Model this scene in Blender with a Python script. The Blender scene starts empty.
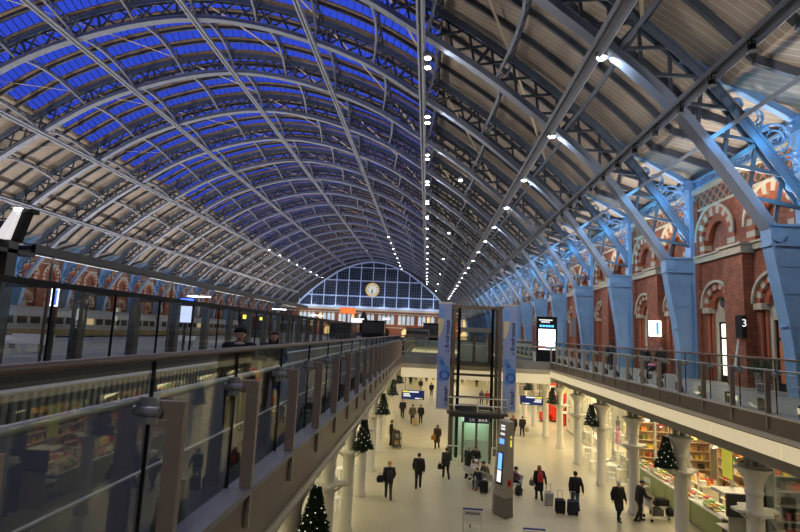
import bpy, bmesh, math, random
from mathutils import Vector, Matrix
random.seed(7)
C = bpy.context.scene.collection
sc = bpy.context.scene
PI = math.pi
EYE = 7.95            # eye height above the lower concourse; heights below are written relative to the eye
FL = -7.95            # lower concourse floor
DK = -1.85            # upper deck
XC = -20.8            # shed centre line
RIB0, BAY, NB = 2.93, 8.94, 21
GAB = 185.0

ORD = ['first','second','third','fourth','fifth','sixth','seventh','eighth','ninth','tenth','eleventh','twelfth',
       'thirteenth','fourteenth','fifteenth','sixteenth','seventeenth','eighteenth','nineteenth','twentieth',
       'twenty-first','twenty-second','twenty-third','twenty-fourth','twenty-fifth','twenty-sixth','twenty-seventh',
       'twenty-eighth','twenty-ninth','thirtieth']

# ---------------------------------------------------------------- materials
def mat(name, col, rough=.5, metal=0., emit=0., emit_col=None, vary=.12, scale=3., spec=.5):
    m = bpy.data.materials.new(name); m.use_nodes = True
    nt = m.node_tree; b = nt.nodes['Principled BSDF']
    b.inputs['Roughness'].default_value = rough; b.inputs['Metallic'].default_value = metal
    b.inputs['Specular IOR Level'].default_value = spec
    tc = nt.nodes.new('ShaderNodeTexCoord'); nz = nt.nodes.new('ShaderNodeTexNoise')
    nz.inputs['Scale'].default_value = scale; nz.inputs['Detail'].default_value = 3.
    nt.links.new(tc.outputs['Object'], nz.inputs['Vector'])
    mx = nt.nodes.new('ShaderNodeMix'); mx.data_type = 'RGBA'
    mx.inputs[6].default_value = tuple(max(0, c*(1-vary)) for c in col)+(1,)
    mx.inputs[7].default_value = tuple(min(1, c*(1+vary)) for c in col)+(1,)
    nt.links.new(nz.outputs['Fac'], mx.inputs[0]); nt.links.new(mx.outputs[2], b.inputs['Base Color'])
    if emit:
        b.inputs['Emission Color'].default_value = tuple(emit_col or col)+(1,)
        b.inputs['Emission Strength'].default_value = emit
    return m

def glass(name, tint, ior=1.45, gain=1., rough=.01):
    m = bpy.data.materials.new(name); m.use_nodes = True
    nt = m.node_tree; nt.nodes.clear()
    o = nt.nodes.new('ShaderNodeOutputMaterial'); mx = nt.nodes.new('ShaderNodeMixShader')
    t = nt.nodes.new('ShaderNodeBsdfTransparent'); g = nt.nodes.new('ShaderNodeBsdfGlossy'); f = nt.nodes.new('ShaderNodeFresnel')
    t.inputs['Color'].default_value = tuple(tint)+(1,); g.inputs['Roughness'].default_value = rough
    f.inputs['IOR'].default_value = ior
    ml = nt.nodes.new('ShaderNodeMath'); ml.operation = 'MULTIPLY'; ml.inputs[1].default_value = gain; ml.use_clamp = True
    nt.links.new(f.outputs[0], ml.inputs[0]); nt.links.new(ml.outputs[0], mx.inputs[0])
    nt.links.new(t.outputs[0], mx.inputs[1]); nt.links.new(g.outputs[0], mx.inputs[2]); nt.links.new(mx.outputs[0], o.inputs[0])
    return m

def tree(name):
    m = bpy.data.materials.new(name); m.use_nodes = True
    return m, m.node_tree, m.node_tree.nodes['Principled BSDF']

def brick_mat(name, axis):
    m, nt, b = tree(name)
    tc = nt.nodes.new('ShaderNodeTexCoord'); sp = nt.nodes.new('ShaderNodeSeparateXYZ'); cb = nt.nodes.new('ShaderNodeCombineXYZ')
    nt.links.new(tc.outputs['Object'], sp.inputs[0])
    if axis == 'sum':
        ad = nt.nodes.new('ShaderNodeMath'); ad.operation = 'ADD'
        nt.links.new(sp.outputs[0], ad.inputs[0]); nt.links.new(sp.outputs[1], ad.inputs[1]); nt.links.new(ad.outputs[0], cb.inputs[0])
    else:
        nt.links.new(sp.outputs[axis], cb.inputs[0])
    nt.links.new(sp.outputs[2], cb.inputs[1])
    bk = nt.nodes.new('ShaderNodeTexBrick'); bk.inputs['Scale'].default_value = 1.
    bk.inputs['Brick Width'].default_value = .24; bk.inputs['Row Height'].default_value = .085
    bk.inputs['Mortar Size'].default_value = .007
    bk.inputs['Color1'].default_value = (.29, .085, .04, 1); bk.inputs['Color2'].default_value = (.18, .05, .027, 1)
    bk.inputs['Mortar'].default_value = (.2, .12, .09, 1)
    nt.links.new(cb.outputs[0], bk.inputs['Vector'])
    nz = nt.nodes.new('ShaderNodeTexNoise'); nz.inputs['Scale'].default_value = 2.3; nz.inputs['Detail'].default_value = 5
    nt.links.new(tc.outputs['Object'], nz.inputs['Vector'])
    mx = nt.nodes.new('ShaderNodeMix'); mx.data_type = 'RGBA'; mx.blend_type = 'MULTIPLY'; mx.inputs[0].default_value = .55
    cr = nt.nodes.new('ShaderNodeValToRGB'); cr.color_ramp.elements[0].position = .3; cr.color_ramp.elements[1].position = .7
    cr.color_ramp.elements[0].color = (.45, .4, .4, 1); cr.color_ramp.elements[1].color = (1.25, 1.2, 1.1, 1)
    nt.links.new(nz.outputs['Fac'], cr.inputs[0])
    nt.links.new(bk.outputs['Color'], mx.inputs[6]); nt.links.new(cr.outputs[0], mx.inputs[7])
    nt.links.new(mx.outputs[2], b.inputs['Base Color']); b.inputs['Roughness'].default_value = .75
    return m

def board_mat(name):
    """timber roof lining: narrow boards with fine open joints"""
    m, nt, b = tree(name)
    tc = nt.nodes.new('ShaderNodeTexCoord'); sp = nt.nodes.new('ShaderNodeSeparateXYZ')
    nt.links.new(tc.outputs['Object'], sp.inputs[0])
    ad = nt.nodes.new('ShaderNodeMath'); ad.operation = 'MULTIPLY_ADD'; ad.inputs[1].default_value = .22
    nt.links.new(sp.outputs[0], ad.inputs[0]); nt.links.new(sp.outputs[1], ad.inputs[2])
    dv = nt.nodes.new('ShaderNodeMath'); dv.operation = 'DIVIDE'; dv.inputs[1].default_value = .36
    nt.links.new(ad.outputs[0], dv.inputs[0])
    fr = nt.nodes.new('ShaderNodeMath'); fr.operation = 'FRACT'; nt.links.new(dv.outputs[0], fr.inputs[0])
    lt = nt.nodes.new('ShaderNodeMath'); lt.operation = 'LESS_THAN'; lt.inputs[1].default_value = .09
    nt.links.new(fr.outputs[0], lt.inputs[0])
    nz = nt.nodes.new('ShaderNodeTexNoise'); nz.inputs['Scale'].default_value = .6; nz.inputs['Detail'].default_value = 4
    nt.links.new(tc.outputs['Object'], nz.inputs['Vector'])
    cr = nt.nodes.new('ShaderNodeValToRGB')
    cr.color_ramp.elements[0].position = .35; cr.color_ramp.elements[1].position = .65
    cr.color_ramp.elements[0].color = (.285, .24, .2, 1); cr.color_ramp.elements[1].color = (.385, .33, .28, 1)
    nt.links.new(nz.outputs['Fac'], cr.inputs[0])
    mx = nt.nodes.new('ShaderNodeMix'); mx.data_type = 'RGBA'; mx.inputs[7].default_value = (.58, .53, .46, 1)
    nt.links.new(lt.outputs[0], mx.inputs[0]); nt.links.new(cr.outputs[0], mx.inputs[6])
    nt.links.new(mx.outputs[2], b.inputs['Base Color']); b.inputs['Roughness'].default_value = .7
    return m

def slab_mat(name, c1, c2, grout, w, h, rough):
    m, nt, b = tree(name)
    tc = nt.nodes.new('ShaderNodeTexCoord')
    bk = nt.nodes.new('ShaderNodeTexBrick'); bk.inputs['Scale'].default_value = 1.
    bk.inputs['Brick Width'].default_value = w; bk.inputs['Row Height'].default_value = h; bk.inputs['Mortar Size'].default_value = .008
    bk.inputs['Color1'].default_value = tuple(c1)+(1,); bk.inputs['Color2'].default_value = tuple(c2)+(1,); bk.inputs['Mortar'].default_value = tuple(grout)+(1,)
    nt.links.new(tc.outputs['Object'], bk.inputs['Vector'])
    nz = nt.nodes.new('ShaderNodeTexNoise'); nz.inputs['Scale'].default_value = .35; nz.inputs['Detail'].default_value = 5
    nt.links.new(tc.outputs['Object'], nz.inputs['Vector'])
    mx = nt.nodes.new('ShaderNodeMix'); mx.data_type = 'RGBA'; mx.blend_type = 'MULTIPLY'; mx.inputs[0].default_value = .35
    nt.links.new(bk.outputs['Color'], mx.inputs[6]); nt.links.new(nz.outputs['Color'], mx.inputs[7])
    cr = nt.nodes.new('ShaderNodeValToRGB'); cr.color_ramp.elements[0].color = (.75, .75, .75, 1); cr.color_ramp.elements[1].color = (1.2, 1.2, 1.2, 1)
    nt.links.new(nz.outputs['Fac'], cr.inputs[0]); nt.links.new(cr.outputs[0], mx.inputs[7])
    nt.links.new(mx.outputs[2], b.inputs['Base Color']); b.inputs['Roughness'].default_value = rough
    return m

def diamond_mat(name):
    """diagonal brick lattice over dark green glazing, in the wall plane (y, z)"""
    m, nt, b = tree(name)
    tc = nt.nodes.new('ShaderNodeTexCoord'); sp = nt.nodes.new('ShaderNodeSeparateXYZ'); nt.links.new(tc.outputs['Object'], sp.inputs[0])
    outs = []
    for op in ('ADD', 'SUBTRACT'):
        a = nt.nodes.new('ShaderNodeMath'); a.operation = op
        nt.links.new(sp.outputs[1], a.inputs[0]); nt.links.new(sp.outputs[2], a.inputs[1])
        d = nt.nodes.new('ShaderNodeMath'); d.operation = 'DIVIDE'; d.inputs[1].default_value = .62; nt.links.new(a.outputs[0], d.inputs[0])
        f = nt.nodes.new('ShaderNodeMath'); f.operation = 'FRACT'; nt.links.new(d.outputs[0], f.inputs[0])
        l = nt.nodes.new('ShaderNodeMath'); l.operation = 'LESS_THAN'; l.inputs[1].default_value = .26; nt.links.new(f.outputs[0], l.inputs[0])
        outs.append(l)
    mxx = nt.nodes.new('ShaderNodeMath'); mxx.operation = 'MAXIMUM'
    nt.links.new(outs[0].outputs[0], mxx.inputs[0]); nt.links.new(outs[1].outputs[0], mxx.inputs[1])
    mx = nt.nodes.new('ShaderNodeMix'); mx.data_type = 'RGBA'
    mx.inputs[6].default_value = (.05, .06, .05, 1); mx.inputs[7].default_value = (.42, .15, .07, 1)
    nt.links.new(mxx.outputs[0], mx.inputs[0]); nt.links.new(mx.outputs[2], b.inputs['Base Color']); b.inputs['Roughness'].default_value = .6
    return m

M = {}
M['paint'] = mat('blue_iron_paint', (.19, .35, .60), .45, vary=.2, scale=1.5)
M['chord'] = mat('uplit_iron_paint', (.22, .26, .35), .45, vary=.2, scale=1.5)  # same iron paint, light from below put into the lower chord colour
M['paint_shaded'] = mat('shaded_iron_paint', (.065, .08, .11), .5, vary=.25, scale=1.5)  # same iron paint, darkened to carry the shade on webs and rafters
M['paint_lit'] = mat('lit_iron_paint', (.26, .29, .36), .4, vary=.15)  # same iron paint, lightened as if lit, for rails and purlins
M['chord2'] = mat('half_shaded_iron_paint', (.11, .145, .21), .45, vary=.2, scale=1.5)  # same iron paint with partial shade put into its colour
M['board'] = board_mat('timber_boarding')
M['gutter'] = mat('weathered_gutter_timber', (.36, .27, .2), .7)
M['bar'] = mat('dark_glazing_bar', (.05, .05, .06), .5)
M['skyglass'] = glass('roof_glass', (.93, .95, 1.), gain=.6)
M['glass'] = glass('balustrade_glass', (.9, .93, .91), gain=.18)
M['clear'] = glass('shop_glass', (.95, .97, .95), gain=.4)
M['brick'] = brick_mat('red_brick', 1)
M['brickx'] = brick_mat('red_brick_end', 0)
M['redbrick'] = mat('red_voussoir_brick', (.3, .085, .04), .7, vary=.3, scale=6)
M['stone'] = mat('pale_stone', (.43, .395, .31), .7, vary=.15)
M['frieze'] = diamond_mat('diamond_lattice_brick')
M['floor'] = slab_mat('pale_stone_floor', (.52, .475, .35), (.49, .45, .33), (.42, .38, .28), 1.2, .6, .38)
M['deck'] = slab_mat('grey_deck_paving', (.3, .3, .29), (.27, .27, .26), (.18, .18, .18), 1.2, .6, .45)
M['platform'] = slab_mat('platform_paving', (.25, .25, .22), (.22, .22, .2), (.15, .15, .15), 1.2, .6, .6)
M['platform'].node_tree.nodes['Principled BSDF'].inputs['Specular IOR Level'].default_value = .12
M['soffit'] = mat('grey_soffit', (.3, .28, .25), .6)
M['lowceil'] = mat('cream_ceiling', (.7, .66, .55), .6)
M['cream'] = mat('cream_panel', (.75, .68, .5), .5, vary=.04)
M['bronze'] = mat('bronze_cladding', (.17, .13, .1), .35, metal=.25, vary=.1)
M['postm'] = mat('bronze_post', (.42, .34, .255), .5, vary=.1)
M['steel'] = mat('brushed_steel', (.62, .62, .6), .3, metal=.35, vary=.08)
M['wood'] = mat('dark_handrail_timber', (.17, .105, .07), .4)
M['colw'] = mat('white_column_paint', (.72, .69, .6), .4, vary=.05)
M['black'] = mat('black_metal', (.012, .012, .013), .6, spec=.2)
M['dark'] = mat('dark_grey_metal', (.05, .05, .052), .5)
M['lens'] = mat('lamp_lens', (1, 1, 1), .3, emit=28., emit_col=(.9, .95, 1.))
M['tube'] = mat('tube_lens', (1, 1, 1), .3, emit=9., emit_col=(.95, .97, 1.))
M['grey'] = mat('mid_grey', (.3, .3, .3), .5)
M['white'] = mat('white_enamel', (.8, .8, .78), .4, vary=.04)

# ---------------------------------------------------------------- mesh building
class MB:
    def __init__(s): s.v = []; s.f = []; s.mi = []; s.cur = 0; s.sm = []; s.smooth = False
    def add(s, vs, fs):
        n = len(s.v); s.v += [tuple(v) for v in vs]
        for f in fs: s.f.append(tuple(i+n for i in f)); s.mi.append(s.cur); s.sm.append(s.smooth)
        return s
    def box(s, x0, x1, y0, y1, z0, z1):
        return s.add([(x0,y0,z0),(x1,y0,z0),(x1,y1,z0),(x0,y1,z0),(x0,y0,z1),(x1,y0,z1),(x1,y1,z1),(x0,y1,z1)],
                     [(0,3,2,1),(4,5,6,7),(0,1,5,4),(1,2,6,5),(2,3,7,6),(3,0,4,7)])
    def bar(s, p, q, w, h, up=(0,0,1)):
        p = Vector(p); q = Vector(q); d = (q-p)
        if d.length < 1e-6: return s
        d.normalize(); u = Vector(up)
        if abs(u.dot(d)) > .98: u = Vector((0,1,0)) if abs(d.y) < .9 else Vector((1,0,0))
        a = d.cross(u).normalized()*(w/2); b = a.cross(d).normalized()*(h/2)
        return s.add([p-a-b,p+a-b,p+a+b,p-a+b,q-a-b,q+a-b,q+a+b,q-a+b],[(0,1,2,3),(7,6,5,4),(0,4,5,1),(1,5,6,2),(2,6,7,3),(3,7,4,0)])
    def cyl(s, p, q, r1, r2=None, n=10, caps=True):
        r2 = r1 if r2 is None else r2; p = Vector(p); q = Vector(q); d = (q-p).normalized()
        u = Vector((0,0,1)) if abs(d.z) < .95 else Vector((1,0,0)); a = d.cross(u).normalized(); b = a.cross(d)
        vs = []
        for (c, r) in ((p, r1), (q, r2)):
            for i in range(n): t = 2*PI*i/n; vs.append(c+(a*math.cos(t)+b*math.sin(t))*r)
        o = s.smooth; s.smooth = True
        s.add(vs, [(i,(i+1)%n,n+(i+1)%n,n+i) for i in range(n)]); s.smooth = o
        if caps:
            s.add(vs[:n], [tuple(range(n-1,-1,-1))]); s.add(vs[n:], [tuple(range(n))])
        return s
    def tube(s, pts, r, n=8):
        for a, b in zip(pts[:-1], pts[1:]): s.cyl(a, b, r, n=n)
        return s
    def lathe(s, prof, c=(0,0,0), n=16, caps=True):
        vs = []
        for (r, z) in prof:
            for i in range(n): t = 2*PI*i/n; vs.append((c[0]+r*math.cos(t), c[1]+r*math.sin(t), c[2]+z))
        fs = []
        for k in range(len(prof)-1):
            for i in range(n): fs.append((k*n+i, k*n+(i+1)%n, (k+1)*n+(i+1)%n, (k+1)*n+i))
        o = s.smooth; s.smooth = True; s.add(vs, fs); s.smooth = o
        if caps:
            s.add(vs[:n], [tuple(range(n-1,-1,-1))]); s.add(vs[-n:], [tuple(range(n))])
        return s
    def ell(s, c, r, n=10, m=7):
        vs = [(c[0],c[1],c[2]-r[2])]
        for j in range(1, m):
            t = -PI/2+PI*j/m
            for i in range(n):
                a = 2*PI*i/n; vs.append((c[0]+r[0]*math.cos(t)*math.cos(a), c[1]+r[1]*math.cos(t)*math.sin(a), c[2]+r[2]*math.sin(t)))
        vs.append((c[0],c[1],c[2]+r[2])); fs = []
        for i in range(n): fs.append((0, 1+(i+1)%n, 1+i)); fs.append((len(vs)-1, 1+(m-2)*n+i, 1+(m-2)*n+(i+1)%n))
        for j in range(m-2):
            for i in range(n): fs.append((1+j*n+i, 1+j*n+(i+1)%n, 1+(j+1)*n+(i+1)%n, 1+(j+1)*n+i))
        o = s.smooth; s.smooth = True; s.add(vs, fs); s.smooth = o
        return s
    def torus(s, c, R, r, ax='x', n=14, m=5, ry=1.):
        vs = []
        for i in range(n):
            t = 2*PI*i/n
            for j in range(m):
                p = 2*PI*j/m; a = (R+r*math.cos(p))*math.cos(t); b = (R+r*math.cos(p))*math.sin(t); h = r*math.sin(p)*ry
                vs.append({'x':(c[0]+h,c[1]+a,c[2]+b),'y':(c[0]+a,c[1]+h,c[2]+b),'z':(c[0]+a,c[1]+b,c[2]+h)}[ax])
        return s.add(vs, [(i*m+j, ((i+1)%n)*m+j, ((i+1)%n)*m+(j+1)%m, i*m+(j+1)%m) for i in range(n) for j in range(m)])
    def prism(s, poly, a, b, ax='y'):
        """poly in the plane across ax (x:(y,z)  y:(x,z)  z:(x,y)), extruded from a to b"""
        def P(u, v, w): return {'x':(w,u,v),'y':(u,w,v),'z':(u,v,w)}[ax]
        n = len(poly)
        return s.add([P(u,v,a) for u,v in poly]+[P(u,v,b) for u,v in poly],
                     [tuple(range(n)), tuple(range(2*n-1,n-1,-1))]+[(i, n+i, n+(i+1)%n, (i+1)%n) for i in range(n)])
    def xf(s, mtx):
        s.v = [tuple(mtx @ Vector(v)) for v in s.v]; return s
    def mesh(s, name, mats):
        me = bpy.data.meshes.new(name); me.from_pydata(s.v, [], s.f)
        if not isinstance(mats, (list, tuple)): mats = [mats]
        for m in mats: me.materials.append(m)
        me.polygons.foreach_set('material_index', s.mi); me.polygons.foreach_set('use_smooth', s.sm)
        bm = bmesh.new(); bm.from_mesh(me); bmesh.ops.recalc_face_normals(bm, faces=bm.faces); bm.to_mesh(me); bm.free()
        me.update(); return me

def link(name, me, parent=None, loc=(0,0,0)):
    o = bpy.data.objects.new(name, me); C.objects.link(o)
    if parent is not None: o.parent = parent
    o.location = loc
    return o
def build(mb, name, mats, parent=None, world=False, loc=(0,0,0)):
    """world=True: the vertices are in world coordinates; they are moved into the parent's frame"""
    if world and parent is not None:
        L = Vector(parent.location) + (Vector(parent.parent.location) if parent.parent else Vector((0,0,0)))
        mb.v = [tuple(Vector(v)-L) for v in mb.v]
    return link(name, mb.mesh(name, mats), parent, loc)
def tag(o, label, cat, group=None):
    if len(label.split()) > 16: print('LONG', len(label.split()), label)
    o['label'] = label; o['category'] = cat
    if group: o['group'] = group
    return o
def thing(name, label, cat, loc=(0,0,0), rz=0., group=None):
    o = bpy.data.objects.new(name, None); C.objects.link(o); o.location = loc; o.rotation_euler = (0,0,rz)
    o.empty_display_size = .2
    return tag(o, label, cat, group)
def struct(mb, name, mats):
    o = build(mb, name, mats); o['kind'] = 'structure'; return o
def dup(root, loc=None, rz=None, label=None, group=None, cat=None):
    r = root.copy(); C.objects.link(r)
    if loc is not None: r.location = loc
    if rz is not None: r.rotation_euler = (0,0,rz)
    if label:
        r['label'] = label
        if len(label.split()) > 16: print('LONG', len(label.split()), label)
    if group: r['group'] = group
    if cat: r['category'] = cat
    for ch in list(root.children):
        c = ch.copy(); C.objects.link(c); c.parent = r
        for g in list(ch.children):
            d = g.copy(); C.objects.link(d); d.parent = c
    return r
def light(kind, name, loc, power, col=(1,1,1), size=1., size_y=None, rot=(0,0,0), target=None, spot=None, blend=.5):
    l = bpy.data.lights.new(name, kind); l.energy = power; l.color = col
    if kind == 'AREA':
        l.size = size
        if size_y: l.shape = 'RECTANGLE'; l.size_y = size_y
    elif kind in ('POINT', 'SPOT'):
        l.shadow_soft_size = size
        if spot: l.spot_size = spot; l.spot_blend = blend
    o = bpy.data.objects.new(name, l); C.objects.link(o); o.location = loc; o.rotation_euler = rot
    if target is not None:
        o.rotation_euler = (Vector(target)-Vector(loc)).to_track_quat('-Z', 'Y').to_euler()
    return o
def text_mesh(body, size, extrude=.004, bold=0.):
    cu = bpy.data.curves.new('lettering', 'FONT'); cu.body = body; cu.size = size; cu.extrude = extrude; cu.offset = bold
    cu.align_x = 'CENTER'; cu.align_y = 'CENTER'
    o = bpy.data.objects.new('lettering', cu); C.objects.link(o)
    dg = bpy.context.evaluated_depsgraph_get(); dg.update()
    me = bpy.data.meshes.new_from_object(o.evaluated_get(dg))
    bpy.data.objects.remove(o); bpy.data.curves.remove(cu)
    return me
def lettering(body, size, m, parent, loc, rot=(PI/2,0,0), name='lettering', extrude=.004):
    me = text_mesh(body, size, extrude); me.materials.clear(); me.materials.append(m)
    o = link(name, me, parent, loc); o.rotation_euler = rot
    return o

# ---------------------------------------------------------------- camera
def set_camera():
    f, (vx, vy), roll = 500., (427., 333.), math.atan(.038)
    d = Vector(((vx-400)/f, -(vy-266)/f, -1.)).normalized()
    w = Vector((math.sin(roll), math.cos(roll), 0.)); up = (w-d*w.dot(d)).normalized(); X = d.cross(up)
    # rows of [X d up] are the camera axes written in world coordinates
    right = Vector((X.x, d.x, up.x)); cup = Vector((X.y, d.y, up.y)); back = Vector((X.z, d.z, up.z))
    cam = bpy.data.cameras.new('camera'); o = bpy.data.objects.new('camera', cam); C.objects.link(o)
    cam.sensor_fit = 'HORIZONTAL'; cam.sensor_width = 36.; cam.lens = 36.*f/800.
    cam.clip_start = .1; cam.clip_end = 600.
    mt = Matrix((right, cup, back)).transposed().to_4x4()
    o.matrix_world = mt
    sc.camera = o
    return o
cam_obj = set_camera()
# ---------------------------------------------------------------- the shed's arch profile
KN = [(0,25.7),(5.2,25.15),(10.7,23.6),(15,21.8),(19,19.35),(24,15.95),(28.6,12.15),(31,9.75),(33.3,6.6),(34.6,4.6)]
def _spline(kn, step=.5):
    """Catmull-Rom through the knots, resampled by arc length"""
    P = [Vector((-kn[1][0], kn[1][1]-.25))]+[Vector(k) for k in kn]+[Vector(kn[-1])*2-Vector(kn[-2])]
    pts = []
    for i in range(1, len(P)-2):
        for k in range(20):
            t = k/20; a, b, c, d = P[i-1], P[i], P[i+1], P[i+2]
            pts.append(.5*((2*b)+(c-a)*t+(2*a-5*b+4*c-d)*t*t+(3*b-a-3*c+d)*t**3))
    pts.append(P[-2]); S = [0.]
    for a, b in zip(pts[:-1], pts[1:]): S.append(S[-1]+(b-a).length)
    return pts, S
_PP, _SS = _spline(KN)
SMAX = _SS[-1]
def prof(s):
    """point and outward normal of the lower chord at arc length s from the crown (s < 0: the other half)"""
    sg = -1 if s < 0 else 1; a = min(abs(s), SMAX)
    i = 0
    while i < len(_SS)-2 and _SS[i+1] < a: i += 1
    t = (a-_SS[i])/(_SS[i+1]-_SS[i]); p = _PP[i].lerp(_PP[i+1], t)
    j0, j1 = max(i-4, 0), min(i+5, len(_PP)-1)
    d = (_PP[j1]-_PP[j0]).normalized(); n = Vector((-d.y, d.x))
    if a < 1.2: n = Vector((n.x*a/1.2, n.y)).normalized()
    return Vector((XC+sg*p.x, p.y)), Vector((sg*n.x, n.y))
def at(s, h=0., y=0.):
    p, n = prof(s); return Vector((p.x+n.x*h, y, p.y+n.y*h))
def frange(a, b, st):
    n = max(1, int(round((b-a)/st))); return [a+(b-a)*i/n for i in range(n+1)]
def sweep(mb, ss, h0, h1, y0, y1):
    """rectangular section swept along the arch"""
    vs = []; fs = []
    for s in ss: vs += [at(s,h0,y0), at(s,h0,y1), at(s,h1,y1), at(s,h1,y0)]
    for k in range(len(ss)-1):
        for j in range(4): fs.append((k*4+j, (k+1)*4+j, (k+1)*4+(j+1)%4, k*4+(j+1)%4))
    n = len(vs)
    fs += [(0,1,2,3), (n-1,n-2,n-3,n-4)]
    mb.add(vs, fs)
SALL = frange(-SMAX, SMAX, .9)
PITCH = 5.35                                   # purlin spacing along the arch
NODES = [k*PITCH for k in range(-7, 8)]
GLS = 3.92*PITCH                               # edge of the glazing
RD = 1.9                                       # rib depth
EAVE_S = 36.                                   # where the cladding leaves the arch for the eaves

# ---------------------------------------------------------------- main ribs
def rib_meshes():
    lo = MB(); sweep(lo, SALL, -.06, .04, -.3, .3)
    for y in (-.2, .2): sweep(lo, SALL, .04, .34, y-.03, y+.03)
    up = MB(); sweep(up, SALL, RD+.1, RD+.2, -.26, .26)
    for y in (-.17, .17): sweep(up, SALL, RD-.22, RD+.1, y-.03, y+.03)
    la = MB()
    n = 50; ds = 2*SMAX/n
    for i in range(n):
        s0, s1 = -SMAX+i*ds, -SMAX+(i+1)*ds
        for yy in (-.11, .11):
            la.bar(at(s0,.2,yy), at(s1,RD,yy), .15, .1, (0,1,0)) if yy < 0 else la.bar(at(s0,RD,yy), at(s1,.2,yy), .15, .1, (0,1,0))
        if i % 4 == 0: la.bar(at(s0,.2,0), at(s0,RD,0), .2, .16, (0,1,0))
    pm = {}
    for sg in (-1, 1):
        X = lambda x: XC+sg*x
        # casing from the joint down to the deck: webs, flanges, panel stiffeners
        pc = MB()
        inner = [(34.45,4.95),(34.5,4.2),(34.75,2.6),(35.0,1.1),(35.15,-.3),(35.2,DK)]
        poly = [(X(a),z) for a,z in inner]+[(X(36.05),DK),(X(36.12),4.95)]
        pc.prism(poly, -.2, .2, 'y')
        for (a,z),(b,w) in zip(inner[:-1], inner[1:]): pc.bar((X(a),0,z),(X(b),0,w), .62, .1, (1,0,.2))
        pc.box(min(X(36.0),X(36.14)), max(X(36.0),X(36.14)), -.32, .32, DK, 4.95)
        for z in (-.4, .9, 2.2, 3.3):
            xi = 34.45+(4.95-z)*.115
            pc.box(min(X(xi),X(36.1)), max(X(xi),X(36.1)), -.225, .225, z-.03, z+.03)
        for yy in (-.24, .24): pc.bar((X(35.25),yy,-1.4),(X(34.72),yy,3.5), .05, .05); pc.bar((X(35.85),yy,-1.4),(X(35.85),yy,3.5), .05, .05)
        # capital box at the joint
        pc.box(min(X(34.4),X(36.2)), max(X(34.4),X(36.2)), -.3, .3, 4.1, 4.2)
        pc.box(min(X(34.45),X(36.15)), max(X(34.45),X(36.15)), -.24, .24, 4.2, 4.92)
        pc.box(min(X(34.4),X(36.2)), max(X(34.4),X(36.2)), -.31, .31, 4.9, 5.0)
        pc.cyl((X(34.72),-.33,4.55),(X(34.72),.33,4.55), .3, n=16)
        # wall post above the joint and eaves strut
        wp = MB(); wp.box(min(X(35.85),X(36.2)), max(X(35.85),X(36.2)), -.3, .3, 5.05, 9.5)
        wp.box(min(X(35.7),X(36.2)), max(X(35.7),X(36.2)), -.36, .36, 9.0, 9.6)
        wp.bar(at(sg*34.2, RD), (X(36.0),0,9.5), .3, .3)
        # spandrel tracery: rings between upper chord, strut and wall post
        tr = MB()
        for (a,z,r) in ((35.0,8.72,.62),(34.15,9.62,.4),(33.5,10.2,.24),(35.48,7.6,.42),(35.62,6.72,.28),(35.6,9.15,.18),(34.55,9.15,.12),(35.72,8.05,.14)):
            tr.torus((X(a),0,z), r, .05, 'y', 20, 5, 1.6); 
            if r > .2: tr.torus((X(a),0,z), r*.55, .035, 'y', 16, 4, 1.6)
            if r > .35:
                for k in range(6):
                    t = k*PI/3; tr.bar((X(a)+r*.55*math.cos(t),0,z+r*.55*math.sin(t)),(X(a)+r*math.cos(t),0,z+r*math.sin(t)), .06,.04,(0,1,0))
        pm[sg] = (pc, wp, tr)
    return lo, up, la, pm
_lo, _up, _la, _pm = rib_meshes()
_ribm = [('lower_chord', _lo.mesh('lower_chord', M['chord'])), ('upper_chord', _up.mesh('upper_chord', M['chord2'])), ('web_lattice', _la.mesh('web_lattice', M['paint_shaded']))]
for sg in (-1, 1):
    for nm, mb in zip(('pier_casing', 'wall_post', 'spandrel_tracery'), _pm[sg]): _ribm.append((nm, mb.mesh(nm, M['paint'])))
RIBY = [RIB0+BAY*k for k in range(NB)]
rib = None
for k, y in enumerate(RIBY):
    lb = f'blue-grey lattice arch rib spanning the whole shed, {ORD[k]} in line from the camera'
    if rib is None:
        rib = thing('roof_rib', lb, 'roof rib', (0,y,0), 0, 'great arch ribs of the train shed')
        for nm, me in _ribm: link(nm, me, rib)
    else: dup(rib, (0,y,0), None, lb)

# ---------------------------------------------------------------- rafters between the ribs
_rf = MB(); SRF = frange(-EAVE_S, EAVE_S, 1.2)
sweep(_rf, SRF, RD+.2, RD+.5, -.04, .04); sweep(_rf, SRF, RD+.16, RD+.21, -.09, .09)
for sg in (-1, 1): _rf.bar(at(sg*EAVE_S, RD+.28), (XC+sg*36.2,0,9.75), .16, .36)
_rfm = _rf.mesh('roof_rafter', M['paint_shaded'])
for k in range(NB-1):
    for j in range(3):
        o = link('roof_rafter', _rfm, None, (0, RIBY[k]+BAY*(j+1)/4, 0))
        tag(o, f'slim curved roof rafter, {ORD[j]} of three between the {ORD[k]} and {ORD[k+1]} arch ribs', 'rafter', 'slim rafters between the arch ribs')

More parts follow.
